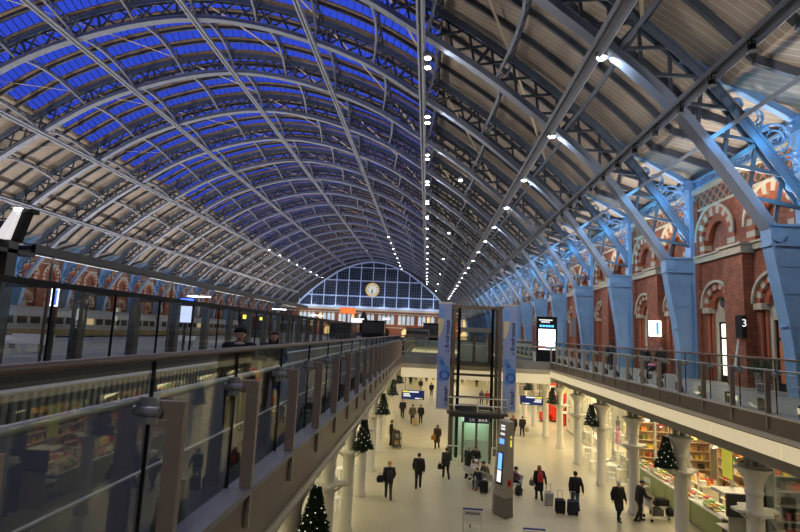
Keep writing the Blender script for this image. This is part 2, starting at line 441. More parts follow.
# ---------------------------------------------------------------- lattice purlins (arched bottom chord in each bay), running the length of the shed
def purlin_bay(s):
    mb = MB(); n = 8
    def P(t, h, w=0.): v = at(s, h, t*BAY); return v
    p, nn = prof(s); up = (nn.x, 0, nn.y)
    top = [P(i/n, RD+.05) for i in range(n+1)]
    bot = [P(i/n, .25+1.25*math.sin(PI*i/n)**.8 if 0 < i < n else .25) for i in range(n+1)]
    lo = MB()
    for a, b in zip(bot[:-1], bot[1:]): lo.bar(a, b, .17, .13, up)
    mb.bar(top[0], top[-1], .14, .14, up)
    for i in range(n):
        a, b = (bot[i], top[i+1]) if i < n/2 else (top[i], bot[i+1])
        mb.bar(a, b, .06, .06, up)
        if i: mb.bar(bot[i], top[i], .06, .06, up)
    return lo, mb
for q, s in enumerate(NODES):
    side = 'over the right hand' if s > 0 else 'over the left hand'
    j = abs(q-7)
    lb = 'lattice purlin with arched bottom chord running along the crown of the roof' if j == 0 else \
         f'lattice purlin with arched bottom chord, {ORD[j-1]} below the crown on the ' + ('brick gallery side' if s > 0 else 'train platform side')
    r = thing('roof_purlin', lb, 'purlin', (0, RIB0, 0), 0, 'lattice purlins along the roof')
    lo, la = purlin_bay(s)
    L = MB(); A = MB()
    for k in range(NB-1):
        for dst, src in ((L, lo), (A, la)):
            n = len(dst.v); dst.v += [(x, y+k*BAY, z) for x, y, z in src.v]; dst.f += [tuple(i+n for i in f) for f in src.f]
            dst.mi += src.mi; dst.sm += src.sm
    build(L, 'bottom_chord', M['paint_lit'] if s < 15 else M['chord'], r); build(A, 'web_lattice', M['paint_shaded'], r)

# straight twin rails under the ribs
RAILS = [(0.,'under the crown'),(10.7,'halfway across the glass on the brick gallery side'),(-10.7,'halfway across the glass on the train platform side'),
         (21.3,'at the glass edge above the camera'),(31.4,'high over the brick gallery'),(35.6,'just above the blue haunches of the brick gallery'),(-31.0,'low over the train platforms'),(-21.3,'at the far glass edge')]
for s, w in RAILS:
    p, nn = prof(s); up = (nn.x, 0, nn.y); r = thing('service_rail', f'straight twin rail along the roof {w}', 'roof rail', (0,-2,0), 0, 'straight rails under the roof')
    a = Vector((p.x, 0, p.y)); d = Vector((nn.y, 0, -nn.x))
    a = a - Vector((nn.x,0,nn.y))*.22
    big = .5 if s in (31.4,) else .34
    m1 = MB(); m1.bar(a-d*big*.5, a-d*big*.5+Vector((0,GAB,0)), .16, .22, up); m1.bar(a+d*big*.5, a+d*big*.5+Vector((0,GAB,0)), .16, .22, up); build(m1, 'rail', M['paint_lit'], r)
    m2 = MB(); m2.box(-.01,.01,0,GAB,-.005,.005)
    m2 = MB()
    m2.bar(a+Vector((nn.x,0,nn.y))*.08, a+Vector((nn.x,0,nn.y))*.08+Vector((0,GAB,0)), big, .03, up); build(m2, 'cover_strip', M['paint_lit'], r)

# diagonal wind-bracing flats, pale, flat against the roof
br = MB()
for k in range(NB-1):
    for a in range(-6, 6):
        if (a+k) % 2: continue
        s0, s1 = a*PITCH, (a+1)*PITCH
        if abs(s0) > EAVE_S or abs(s1) > EAVE_S: continue
        y0 = RIBY[k]
        pp = [at(s0+(s1-s0)*t, RD+.02, y0+BAY*t) for t in (0,.25,.5,.75,1)]
        for u, v in zip(pp[:-1], pp[1:]): br.bar(u, v, .16, .02, (0,0,1))
o = struct(br, 'trim_2', mat('cream_brace_paint', (.55,.48,.36), .6))

# ---------------------------------------------------------------- cladding
HC = RD+.5
for sg, nm in ((1, 'ceiling'), (-1, 'ceiling_left')):
    cl = MB(); ss = frange(GLS, EAVE_S, 1.0); Y0, Y1 = -6., GAB+2
    pts = [at(sg*s, HC) for s in ss]+[Vector((XC+sg*36.9, 0, 9.75))]
    vs = []
    for p in pts: vs += [(p.x,Y0,p.z),(p.x,Y1,p.z)]
    cl.add(vs, [(2*i,2*i+1,2*i+3,2*i+2) for i in range(len(pts)-1)])
    vs = []
    for p in pts: vs += [(p.x,Y0,p.z+.2),(p.x,Y1,p.z+.2)]
    cl.add(vs, [(2*i,2*i+1,2*i+3,2*i+2) for i in range(len(pts)-1)])
    struct(cl, nm, M['board'])

# ridge-and-furrow glazing, one bay; furrow gutters over ribs and rafters
gp = MB(); gb = MB(); gt = MB()
SG = frange(-GLS, GLS, .62); RW = BAY/4; GW = .27; RH = .7
for j in range(4):
    y0, y1 = j*RW+GW, (j+1)*RW-GW; ym = (y0+y1)/2
    for (ya, ha, yb, hb) in ((y0, HC+.05, ym, HC+RH), (ym, HC+RH, y1, HC+.05)):
        vs = []
        for s in SG[::4]+([SG[-1]] if (len(SG)-1) % 4 else []): vs += [at(s,ha,ya), at(s,hb,yb)]
        gp.add(vs, [(2*i,2*i+1,2*i+3,2*i+2) for i in range(len(vs)//2-1)])
        for s in SG: 
            a, b = at(s,ha-.03,ya), at(s,hb-.03,yb); gb.bar(a, b, .05, .06)
    sweep(gb, SG[::3]+([SG[-1]] if (len(SG)-1) % 3 else []), HC+RH-.05, HC+RH+.03, ym-.05, ym+.05)
    for yy in (j*RW,):
        sweep(gt, SG[::3]+([SG[-1]] if (len(SG)-1) % 3 else []), HC-.03, HC+.1, yy-GW-.02, yy+GW+.02)
_gpm = gp.mesh('skylight_glass', M['skyglass']); _gbm = gb.mesh('glazing_bars', M['bar']); _gtm = gt.mesh('gutter', M['gutter'])
for k in range(NB):
    for nm, me in ((f'window_{k+1}', _gpm), (f'window_frame_{k+1}', _gbm), (f'window_trim_{k+1}', _gtm)):
        o = link(nm, me, None, (0, RIBY[k], 0)); o['kind'] = 'structure'

# ---------------------------------------------------------------- roof lamps
def lamp_meshes():
    h = MB(); h.lathe([(.1,.34),(.17,.3),(.24,.12),(.27,0),(.24,-.01)], n=16); 
    l = MB(); l.lathe([(.22,0),(.17,-.05),(.02,-.075)], n=16)
    b = MB(); b.bar((0,0,.3),(0,0,.75), .06, .06); b.bar((-.26,0,.1),(-.26,0,.4), .03,.05); b.bar((.26,0,.1),(.26,0,.4), .03,.05); b.bar((-.26,0,.4),(.26,0,.4), .03,.05)
    return h.mesh('housing', M['grey']), l.mesh('lens', M['lens']), b.mesh('bracket', M['paint_shaded'])
_lm = lamp_meshes(); lamp0 = None
def roof_lamp(s, k, dy, where, hh=-.75):
    global lamp0
    p = at(s, hh, RIBY[k]+dy)
    lb = f'round white lamp {where}, at the {ORD[k]} arch rib'
    if lamp0 is None:
        lamp0 = thing('roof_lamp', lb, 'lamp', p, 0, 'round white lamps under the roof')
        for nm, me in zip(('housing','lens','bracket'), _lm): link(nm, me, lamp0)
    else: dup(lamp0, p, 0, lb)
    return p
for k in range(2, NB):
    p = roof_lamp(22.2, k, .7, 'below the glass edge rail')
    if k < 9: light('SPOT', 'lamp_light', p+Vector((.1,-.1,-.15)), 420, (.85,.92,1.), .12, target=at(26., 0, RIBY[k]+.3), spot=1.6)
    if k < 9: roof_lamp(22.2, k, 1.9, 'paired behind the glass edge lamp')
    p = roof_lamp(31.75, k, .3, 'below the rail high over the brick gallery', -.2)
    if k < 9: light('SPOT', 'lamp_light', p+Vector((.1,-.1,-.15)), 380, (.75,.87,1.), .12, target=at(35.5, 0, RIBY[k]+.2), spot=1.5)
for k in range(5, NB, 3): roof_lamp(26.4, k, 1.2, 'between the two brick side rails')
for k in range(13, NB): roof_lamp(-20.6, k, .7, 'below the far glass edge')
for k in range(13, NB): roof_lamp(11., k, .7, 'below the glass between crown and edge rail')
# dark downlighter heads on the rail above the haunches
hm = MB(); hm.lathe([(.1,.3),(.16,.28),(.17,0),(.2,-.02)], n=12); hm = hm.mesh('housing', M['black'])
hb = MB(); hb.bar((0,0,.25),(0,0,.6),.05,.05); hb.bar((0,0,.6),(.35,0,.75),.05,.05); hb.bar((-.16,0,.1),(-.16,0,.45),.03,.05); hb.bar((.16,0,.1),(.16,0,.45),.03,.05); hb.bar((-.16,0,.45),(.16,0,.45),.03,.05); hb = hb.mesh('yoke', M['black'])
for i in range(14):
    y = RIBY[1]+1.1+2.235*i; p = at(35.9, -.62, y)
    r = thing('spotlight', f'black spotlight hanging from the rail above the blue haunches, {ORD[i]} along from the camera', 'spotlight', p, 0, 'black spotlights over the brick gallery')
    link('housing', hm, r); link('yoke', hb, r); r.scale = (.72,.72,.72)
# ---------------------------------------------------------------- side walls: one bay of brick with two blind arches and two doorways
WX = 15.4
def arch_pts(r, n, z0):            # half circle, from +r round to -r
    return [(r*math.cos(PI*i/n), z0+r*math.sin(PI*i/n)) for i in range(n+1)]
def wall_bay():
    """local frame: the wall face is x = 0, the hall is towards -x; y runs -BAY/2..BAY/2 between two ribs. materials: 0 brick 1 stone 2 voussoir brick 3 frieze 4 paint 5 frame 6 timber"""
    b = MB(); H = BAY/2
    AY, AR, AZ, AB = 2.2, 1.28, 5.85, 5.0       # upper blind arches: centre, inner radius, spring, sill
    DY, DR, DZ = 2.2, .98, 2.05                 # lower doorways
    def front(x, rects):
        for (y0,y1,z0,z1) in rects: b.add([(x,y0,z0),(x,y1,z0),(x,y1,z1),(x,y0,z1)], [(0,1,2,3)])
    b.cur = 0
    # recessed infill plane and back of doorways
    b.box(.5,.62,-H,H,DK,9.4)
    # face panels: columns of brick with arch openings
    def holes(y, r, z0, c):
        d = abs(y-c)
        return None if d >= r else math.sqrt(r*r-d*d)+z0
    N = 96
    for i in range(N):
        y0, y1 = -H+2*H*i/N, -H+2*H*(i+1)/N
        for (zl, zh, cs, r, zs, zb) in ((DK, 4.6, (-DY,DY), DR, DZ, DK), (4.6, 7.7, (-AY,AY), AR, AZ, AB)):
            top = None
            for c in cs:
                t0, t1 = holes(y0,r,zs,c), holes(y1,r,zs,c)
                if t0 is not None or t1 is not None: top = (t0 or zs, t1 or zs)
            if top is None:
                b.add([(0,y0,zl),(0,y1,zl),(0,y1,zh),(0,y0,zh)], [(0,1,2,3)])
            else:
                b.add([(0,y0,top[0]),(0,y1,top[1]),(0,y1,zh),(0,y0,zh)], [(0,1,2,3)])
                if zb > zl: b.add([(0,y0,zl),(0,y1,zl),(0,y1,zb),(0,y0,zb)], [(0,1,2,3)])
    # middle pilaster and narrow pilasters beside the ribs
    b.box(-.5,.02,-.78,.78,DK,4.5); b.box(-.12,.02,-H+.3,-H+.72,DK,8.3); b.box(-.12,.02,H-.72,H-.3,DK,8.3)
    # arches
    for (cs, r, zs, w, pr, nv) in (((-AY,AY), AR, AZ, .44, .06, 15), ((-DY,DY), DR, DZ, .36, .05, 13)):
        for c in cs:
            for i in range(nv):
                a0, a1 = PI*i/nv, PI*(i+1)/nv
                b.cur = 1 if (i % 2 == 0) == (r > 1) else 2
                q = [(c+r*math.cos(a0), zs+r*math.sin(a0)), (c+(r+w)*math.cos(a0), zs+(r+w)*math.sin(a0)), (c+(r+w)*math.cos(a1), zs+(r+w)*math.sin(a1)), (c+r*math.cos(a1), zs+r*math.sin(a1))]
                b.prism(q, -pr, .5, 'x')
            # hood mould and inner roll
            b.cur = 1
            P = [(-.13, c+u, v) for u, v in arch_pts(r+w+.05, 16, zs)]
            for p, q in zip(P[:-1], P[1:]): b.bar(p, q, .14, .12, (1,0,0))
            b.cur = 2
            P = [(.2, c+u, v) for u, v in arch_pts(r-.1, 16, zs)]
            for p, q in zip(P[:-1], P[1:]): b.bar(p, q, .6, .2, (1,0,0))
    for c in (-AY, AY):       # striped jambs of the blind arches
        for sg in (-1, 1):
            for i in range(3):
                b.cur = (2, 1, 2)[i]
                ya, yb = sorted((c+sg*(AR-.2), c+sg*(AR+.44))); b.box(-.06,.5,ya,yb,AB+.28*i,AB+.28*(i+1)+.005)
        b.cur = 0; b.box(.36,.5,c-AR,c+AR,AB,AZ+AR)
    b.cur = 1                 # string course, stepping round the pilaster
    b.box(-.16,.3,-H,H,4.62,4.95); b.box(-.24,.3,-H,H,4.93,5.03)
    b.box(-.62,0,-.9,.9,4.5,4.9); b.box(-.72,0,-1.0,1.0,4.88,5.0)
    b.box(-.1,.3,-H,H,7.62,7.74); b.box(-.16,.3,-H,H,8.66,8.8); b.box(-.22,.3,-H,H,8.8,8.88)
    b.cur = 3; b.box(-.02,.4,-H,H,7.74,8.66)
    b.cur = 4                 # fretted iron eaves beam
    b.box(-.2,.3,-H,H,8.9,9.0); b.box(-.2,.3,-H,H,9.38,9.5); b.box(-.02,.1,-H,H,9.0,9.38)
    for i in range(18): b.torus((-.12,-H+.25+i*(BAY-.5)/17,9.19), .15, .035, 'x', 10, 4)
    # doorways: brick jambs with stone caps, stone tympanum with roundel, timber door frame
    for c in (-DY, DY):
        for sg in (-1, 1):
            b.cur = 2
            for k in range(2):
                yy = c+sg*(DR-.06+k*.17); b.cyl((.08+.14*(1-k),yy,DK),(.08+.14*(1-k),yy,DZ-.25), .1, n=8)
            b.cur = 1; ya, yb = sorted((c+sg*(DR-.2), c+sg*(DR+.4))); b.box(-.12,.45,ya,yb,DZ-.28,DZ+.02)
            ya, yb = sorted((c+sg*.62, c+sg*(DR-.04))); b.box(.26,.5,ya,yb,DK,1.45)
        b.cur = 1
        b.prism([(c-DR+.04,1.3),(c+DR-.04,1.3)]+[(c+u,v) for u,v in arch_pts(DR-.04,14,DZ)], .28, .48, 'x')
        b.torus((.27,c,2.3), .34, .06, 'x', 18, 6); b.cur = 6; b.cyl((.24,c,2.3),(.3,c,2.3), .28, n=16)
        b.cur = 5
        for (ya,yb,za,zb) in ((-.64,-.54,DK,1.35),(.54,.64,DK,1.35),(-.64,.64,1.2,1.36),(-.64,.64,.38,.5),(-.05,.05,DK,.4),(-.54,.54,DK,-1.5)): b.box(.36,.49,c+ya,c+yb,za,zb)
    return b
_wm = [M['brick'], M['stone'], M['redbrick'], M['frieze'], M['paint'], M['black'], M['dark']]
_wb = wall_bay().mesh('wall_bay', _wm)
WB = [-2]+list(range(-1, NB-1))
for k in WB[1:]:
    y = RIB0+BAY*(k+.5)
    o = link('wall_right', _wb, None, (WX, y, 0)); o['kind'] = 'structure'
    o = link('wall_left', _wb, None, (2*XC-WX, y, 0)); o.rotation_euler = (0,0,PI); o['kind'] = 'structure'
# panes of the gallery doorways: lit rooms behind some of them
_pl = mat('warm_lit_room', (1,.9,.75), .5, emit=2.6, emit_col=(1,.86,.68)); _pd = mat('dim_room', (.12,.05,.03), .4, emit=.25, emit_col=(.8,.25,.08))
for k in range(1, 10):
    for j, c in enumerate((2.2, -2.2)):
        pm = MB(); y = RIB0+BAY*(k+.5)+c
        pm.box(WX+.42, WX+.45, y-.56, y+.56, DK, 1.25)
        lit = (k, j) in ((2,0),(3,0),(3,1),(5,0),(6,1))
        o = struct(pm, f'window_{60+2*k+j}', _pl if lit else _pd)
# ---------------------------------------------------------------- floors, decks, lower ceilings
def slab(name, x0, x1, y0, y1, z0, z1, m):
    b = MB(); b.box(x0,x1,y0,y1,z0,z1); return struct(b, name, m)
VL, VR = -1.7, 8.55             # the long opening between the decks
LY = 35.5                       # front of the crossing
slab('floor', -14, 24, -8, 118, FL-.3, FL, M['floor'])
slab('floor_gallery', VR+.12, 15.9, -6, 186, DK-.35, DK, M['deck'])
slab('floor_departures', -12.4, VL-.12, -6, 186, DK-.35, DK, mat('dark_deck_paving', (.075,.075,.072), .75, spec=.15))
slab('floor_platform', -32, -12.4, -6, 186, DK-.6, DK, M['platform'])
slab('floor_track', -58, -32, -6, 186, -3.3, -2.9, M['dark'])
slab('floor_far_platform', -58, -53.2, -6, 186, -2.9, DK, M['platform'])
slab('floor_bridge', VL-.12, VR+.12, LY, 42.0, DK-.35, DK, M['deck'])
slab('floor_concourse_end', VL-.12, VR+.12, 74, 186, DK-.35, DK, M['deck'])
slab('ceiling_lower_right', VR+.55, 24, -6, 118, -3.05, -2.25, M['soffit'])
slab('ceiling_lower_left', -14, VL-.55, -6, 118, -3.05, -2.25, M['soffit'])
slab('ceiling_bridge', VL-.5, VR+.5, LY+.4, 41.6, -3.05, -2.25, M['lowceil'])
slab('ceiling_concourse_end', VL-.5, VR+.5, 74.4, 118, -3.05, -2.25, M['lowceil'])
slab('wall_lower_end', -14, 24, 112, 112.3, FL, -2.3, M['cream'])
slab('wall_lower_left', -12.3, -12, -8, 112, FL, -2.3, M['cream'])
slab('wall_lower_right', 22, 22.3, -8, 112, FL, -2.3, M['cream'])
# fascias along the opening: sill strip, bronze cladding, shadow gap, pale lit band
M['band'] = mat('pale_light_band', (.8,.72,.52), .45, emit=.45, emit_col=(1.,.82,.48), vary=.02)
def fascia(x, sg, y0, y1, n):
    """sg: +1 when the deck lies towards +x"""
    X = lambda a, b: tuple(sorted((x+sg*a, x+sg*b)))
    b = MB(); b.box(*X(-.02,.3), y0,y1, -1.66,-1.60); o = struct(b, f'trim_{n}', M['steel'])
    b = MB(); b.box(*X(.02,.14), y0,y1, -2.08,-1.66); o = struct(b, f'trim_{n+1}', M['bronze'])
    b = MB(); b.box(*X(-.02,.14), y0,y1, -2.21,-2.08); struct(b, f'trim_{n+2}', M['cream'])
    b = MB(); b.box(*X(.06,.16), y0,y1, -2.25,-2.21); struct(b, f'trim_{n+3}', M['black'])
    b = MB(); yy = y0
    while yy < y1-.01:
        ye = min(yy+2.98, y1); b.box(*X(-.02,.14), yy+.008, ye-.008, -2.62,-2.25); yy = ye
    struct(b, f'trim_{n+4}', M['band'])
    b = MB(); b.box(*X(.1,.56), y0,y1, -2.66,-2.6); b.box(*X(.5,.62), y0,y1, -3.05,-2.6); struct(b, f'trim_{n+5}', M['soffit'])
fascia(VR, 1, -5, LY, 10); fascia(VR, 1, 42, 74, 30); fascia(VL, -1, 42, 74, 40)
for k, (xa, xb, za, zb, m) in enumerate(((-1.93,VL+.02,-1.66,-1.60,'grey'),(-1.84,VL-.02,-2.27,-1.66,'bronze'),(-1.84,VL+.02,-2.37,-2.27,'cream'),(-2.25,-1.7,-2.42,-2.36,'soffit'))):
    b = MB(); b.box(xa, xb, -5, LY, za, zb); struct(b, f'trim_{20+k}', M[m])
for (y, sg, n) in ((LY, 1, 50), (42., -1, 52), (74., 1, 54)):
    ya, yb = sorted((y-sg*.02, y+sg*.12)); b = MB(); b.box(VL, VR, ya, yb, -2.1, -1.6); struct(b, f'trim_{n}', M['grey'])
    b = MB(); b.box(VL, VR, ya, yb, -2.42, -2.14); struct(b, f'trim_{n+1}', M['cream']); b = MB(); b.box(VL, VR, ya, yb, -3.08, -2.46); struct(b, f'trim_{n+100}', M['band'])
# ---------------------------------------------------------------- iron columns of the lower concourse
def column_meshes():
    a = MB(); a.lathe([(.3,0),(.3,.12),(.24,.2),(.235,3.0),(.25,3.04),(.25,3.1),(.22,3.14),(.215,3.55)], n=20)
    c = MB(); c.lathe([(.235,3.55),(.25,3.6),(.25,3.66),(.23,3.7),(.25,3.9),(.32,4.1),(.44,4.26),(.5,4.3),(.5,4.36)], n=20)
    p = MB(); poly = [(.62,.16),(.62,-.16),(.3,-.3),(.16,-.62),(-.16,-.62),(-.3,-.3),(-.62,-.16),(-.62,.16),(-.3,.3),(-.16,.62),(.16,.62),(.3,.3)]
    p.prism(poly, 3.08, 3.15, 'z')
    for t in range(4): p.bar((.22*math.cos(t*PI/2),.22*math.sin(t*PI/2),2.86),(.5*math.cos(t*PI/2),.5*math.sin(t*PI/2),3.08), .08,.06)
    s = MB(); s.cyl((-.14,0,4.36),(-.14,0,4.92), .12, n=10); s.cyl((.14,0,4.36),(.14,0,4.92), .12, n=10); s.box(-.34,.34,-.2,.2,4.36,4.42)
    return [('shaft', a.mesh('shaft', M['colw'])), ('capital', c.mesh('capital', M['colw'])), ('bracket_plate', p.mesh('bracket_plate', M['colw'])), ('bearing', s.mesh('bearing', M['grey']))]
_cm = column_meshes(); col0 = None; COLY = [11.97+4.47*k for k in range(0, 21)]
for x, where, ks in ((10.05, 'right', range(0, 21)), (-2.95, 'left', range(-1, 21))):
    side = 'shop row under the brick gallery' if x > 0 else 'shop row under the departures deck'
    for k in ks:
        lb = f'white cast iron column before the {side}, {ORD[k+1] if x < 0 else ORD[k]} from the camera'
        loc = (x, 11.97+4.47*k, FL)
        if col0 is None:
            col0 = thing('iron_column', lb, 'column', loc, 0, 'white iron columns of the arcade')
            for nm, me in _cm: link(nm, me, col0)
        else: dup(col0, loc, None, lb)
# ---------------------------------------------------------------- glass balustrades along the opening
def balustrade(name, label, x, sg, y0, n, st, group='glass balustrades along the deck edges'):
    """posts hung outside the deck edge, glass inside, timber cap rail on the glass, steel tube at the post heads"""
    r = thing('glass_balustrade', label, 'balustrade', (x, y0, DK), 0, group)
    X = lambda a, b: tuple(sorted((sg*a, sg*b)))
    gx = .2; z0 = DK
    pm = MB(); pm.box(*X(-.02,.10), -.03,.03, -1.97-z0, -.56-z0); pm.box(*X(.10,.19), -.03,.03, -.68-z0, -.56-z0); pm = pm.mesh('post', M['postm'])
    cm = MB(); cm.box(*X(.15,.26), -.1,-.05, -.71-z0, -.53-z0); cm.cyl((sg*.12,-.1,-.62-z0),(sg*.3,-.1,-.62-z0), .035, n=8); cm = cm.mesh('glass_clamp', M['steel'])
    gm = MB(); gm.box(*X(gx,gx+.016), -.06,st-.075, -1.62-z0, -.26-z0); gm = gm.mesh('glass_panel', M['glass'])
    gs = MB(); gs.prism([(sg*(gx+.06),-1.85-z0),(sg*(gx+.34),-1.85-z0),(sg*(gx+.28),-1.45-z0),(sg*(gx+.16),-1.3-z0),(sg*(gx+.06),-1.3-z0)], .7,.76, 'y'); gs = gs.mesh('gusset', M['dark'])
    jm = MB(); jm.box(*X(gx-.004,gx+.02), -.075,-.06, -1.62-z0, -.26-z0); jm = jm.mesh('joint_seal', M['black'])
    for i in range(n):
        link('joint_seal', jm, r, (0,i*st,0))
        link('post', pm, r, (0,i*st,0)); link('glass_clamp', cm, r, (0,i*st,0))
        if i < n-1: link('glass_panel', gm, r, (0,i*st,0)); link('gusset', gs, r, (0,i*st,0))
    L = (n-1)*st
    t = MB(); t.cyl((sg*.28,-.1,-.55-z0),(sg*.28,L,-.55-z0), .028, n=10); build(t, 'tube_rail', M['steel'], r)
    t = MB(); t.cyl((sg*.5,-.1,-1.18-z0),(sg*.5,L,-1.18-z0), .014, n=8); build(t, 'lower_rail', M['steel'], r)
    t = MB(); t.lathe([(.028,-.1),(.028,L)], n=12); t.xf(Matrix.Translation((sg*(gx+.008),0,-.255-z0)) @ Matrix.Rotation(-PI/2,4,'X')); build(t, 'cap_rail', M['wood'], r)
    return r
balustrade('b', 'long glass balustrade with bronze posts and timber cap rail along the departures deck', VL, -1, 3.55-1.57*4, 25, 1.572)
balustrade('b', 'long glass balustrade with bronze posts along the edge of the brick gallery', VR, 1, 13.3-1.47*12, 28, 1.474)
def cross_balustrade(label, x0, x1, y):
    r = thing('glass_balustrade', label, 'balustrade', (x0, y, DK), 0, 'glass balustrades along the deck edges')
    n = int((x1-x0)/1.5); st = (x1-x0)/n
    pm = MB(); pm.box(-.03,.03,-.06,.06,-.1,1.25); pm = pm.mesh('post', M['postm']); gm = MB(); gm.box(.05,st-.05,-.01,.01,.1,1.55); gm = gm.mesh('glass_panel', M['glass'])
    for i in range(n+1):
        link('post', pm, r, (i*st,0,0))
        if i < n: link('glass_panel', gm, r, (i*st,0,0))
    t = MB(); t.cyl((0,0,1.6),(x1-x0,0,1.6), .035, n=8); build(t, 'cap_rail', M['wood'], r)
    t = MB(); t.cyl((0,.08,1.25),(x1-x0,.08,1.25), .025, n=8); build(t, 'tube_rail', M['steel'], r)
cross_balustrade('glass balustrade on the crossing, between the departures deck and the glass lift', VL-.1, 1.1, LY+.15)
cross_balustrade('glass balustrade on the crossing, between the glass lift and the brick gallery', 5.9, VR+.1, LY+.15)
cross_balustrade('glass balustrade along the rear edge of the crossing behind the glass lift', VL-.1, VR+.1, 41.9)
cross_balustrade('glass balustrade across the end of the second floor opening', VL-.1, VR+.1, 74.1)
for x, sg, w in ((VL, -1, 'departures deck'), (VR, 1, 'brick gallery')):
    balustrade('b', f'glass balustrade beside the second floor opening beyond the crossing, on the {w} edge', x, sg, 43., 16, 2.05)
# ---------------------------------------------------------------- tall security screen between the departures deck and the platforms
r = thing('security_screen', 'tall dark-topped glass screen between the departures deck and the train platforms', 'glass screen', (-9.5, 2.0, DK))
gm = MB(); gm.box(-.012,.012,.012,2.54,.25,2.6); gm = gm.mesh('glass_panel', M['glass']); jm = MB(); jm.box(-.03,.03,-.018,.018,.2,2.6); jm = jm.mesh('joint_post', M['black'])
for i in range(24): link('glass_panel', gm, r, (0,i*2.55,0)); link('joint_post', jm, r, (0,i*2.55,0))
b = MB(); b.box(-.1,.1,0,61.2,2.56,2.70); build(b, 'top_rail', M['black'], r)
b = MB(); b.box(-.14,.14,0,61.2,0,.5); build(b, 'plinth', M['dark'], r)
sp_ = MB(); sp_.box(-2.6,-2.3,-.17,.17,0,2.72); sp_.box(-2.4,-.05,-.05,.05,2.6,2.7); sp_ = sp_.mesh('support_post', mat('dark_brown_post', (.13,.115,.095), .5))
for i in range(17): link('support_post', sp_, r, (0, 1.45+i*3.3, 0))
# ribbed floor grille in front of the screen
b = MB()
b.box(-6.9,-6.78,3,52,DK,DK+.56); b.box(-6.95,-6.6,3,52,DK+.56,DK+.6)
for i in range(245): b.box(-6.78,-6.66, 3.+i*.2, 3.+i*.2+.1, DK+.02, DK+.56)
o = struct(b, 'trim_70', mat('ribbed_low_panel', (.42,.42,.38), .5))
# dark upstand kerb behind the screen
slab('trim_71', -12.35, -9.9, 2, 63, DK, DK+.06, M['dark'])
# ---------------------------------------------------------------- end gable
def gable():
    y = GAB; r = thing('gable_screen', 'great glazed gable screen in pale blue iron closing the far end of the shed', 'glazed gable', (XC, y, 7.8))
    outl = [at(s, -.3) for s in frange(-SMAX, SMAX, 1.)]; outl = [Vector((XC+(p.x-XC)*.885, 0, p.z)) for p in outl]; outl = [p for p in outl if p.z > 7.9]
    zt = lambda x: max([p.z for p in outl if abs(p.x-x) < 1.2] or [8.])
    O = Vector((XC, y, 7.8)); L = lambda x, z, d=0.: (x-O.x, d, z-O.z)
    b = MB(); n = len(outl); vs = [L(p.x,p.z,.25) for p in outl]+[L(outl[-1].x,7.9,.25), L(outl[0].x,7.9,.25)]
    b.add(vs, [tuple(range(len(vs)))]); b.add([(x,yy+.03,z) for x,yy,z in vs], [tuple(range(len(vs)))])
    gl = mat('night_gable_glass', (.02,.028,.05), .18, vary=.6, scale=.25); build(b, 'glazing', gl, r)
    fr = mat('gable_iron_paint', (.42,.53,.78), .45)
    for i in range(-7, 8):
        x = XC+i*4.55
        if zt(x) < 9: continue
        b = MB(); b.bar(L(x,7.9), L(x,zt(x)), .34, .3, (0,1,0)); build(b, 'mullion', fr, r)
    for z, w in ((8.3,.75),(12.4,.38),(18.2,.38),(23.2,.3)):
        xs = [p.x for p in outl if p.z >= z]
        b = MB(); b.bar(L(min(xs),z,-.02), L(max(xs),z,-.02), w, .3, (0,1,0)) if False else b.box(min(xs)-XC, max(xs)-XC, -.2,.1, z-w/2-7.8, z+w/2-7.8); build(b, 'transom', fr, r)
    b = MB()
    for p, q in zip(outl[:-1], outl[1:]): b.bar(L(p.x,p.z), L(q.x,q.z), .5, .5, (0,1,0))
    build(b, 'arch_frame', fr, r)
    b = MB()
    for i in range(-38, 39):
        x = XC+i*.91
        if zt(x) > 8.5: b.bar(L(x,7.9,.1), L(x,zt(x),.1), .055, .06, (0,1,0))
    for k in range(1, 19):
        z = 7.9+k*.97; xs = [p.x for p in outl if p.z >= z]
        if xs: b.bar(L(min(xs),z,.1), L(max(xs),z,.1), .05, .06)
    build(b, 'glazing_bar', M['chord2'], r)
gable()
b = MB(); ss = frange(-SMAX, SMAX, 1.)
vs = []
for s in ss: q = at(s,-.3,GAB+.3); vs += [Vector((XC+(q.x-XC)*.88, q.y, q.z-.1)), at(s,HC+.35,GAB+.3)]
b.add(vs, [(2*i,2*i+1,2*i+3,2*i+2) for i in range(len(ss)-1)])
struct(b, 'wall_gable', M['dark'])
slab('wall_sky_block', -60, 18, -9.5, -9., FL, 30, mat('grey_sky_block', (.16,.14,.12), .8))  # unseen wall added behind the camera to keep sky light out
# clock hung on the gable
ck = thing('station_clock', 'big white round clock with gilt rim hung on the far gable', 'clock', (XC, GAB-.7, 15.0))
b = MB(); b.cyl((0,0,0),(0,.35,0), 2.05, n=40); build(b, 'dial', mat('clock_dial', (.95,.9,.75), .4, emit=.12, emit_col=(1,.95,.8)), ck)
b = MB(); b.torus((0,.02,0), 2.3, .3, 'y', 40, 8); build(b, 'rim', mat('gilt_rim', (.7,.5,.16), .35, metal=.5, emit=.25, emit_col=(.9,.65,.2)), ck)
for a, l, w in ((-PI/2-.06, 1.7, .22), (-PI/2-.3, 1.15, .3)):
    b = MB(); b.bar((-.25*math.cos(a),-.06,-.25*math.sin(a)), (l*math.cos(a),-.06,l*math.sin(a)), w, .04, (0,1,0)); build(b, 'hand', M['black'], ck)
for k in range(12):
    a = k*PI/6; b = MB(); b.bar((1.5*math.cos(a),-.03,1.5*math.sin(a)), (1.88*math.cos(a),-.03,1.88*math.sin(a)), .22, .04, (0,1,0)); build(b, 'hour_mark', M['black'], ck)
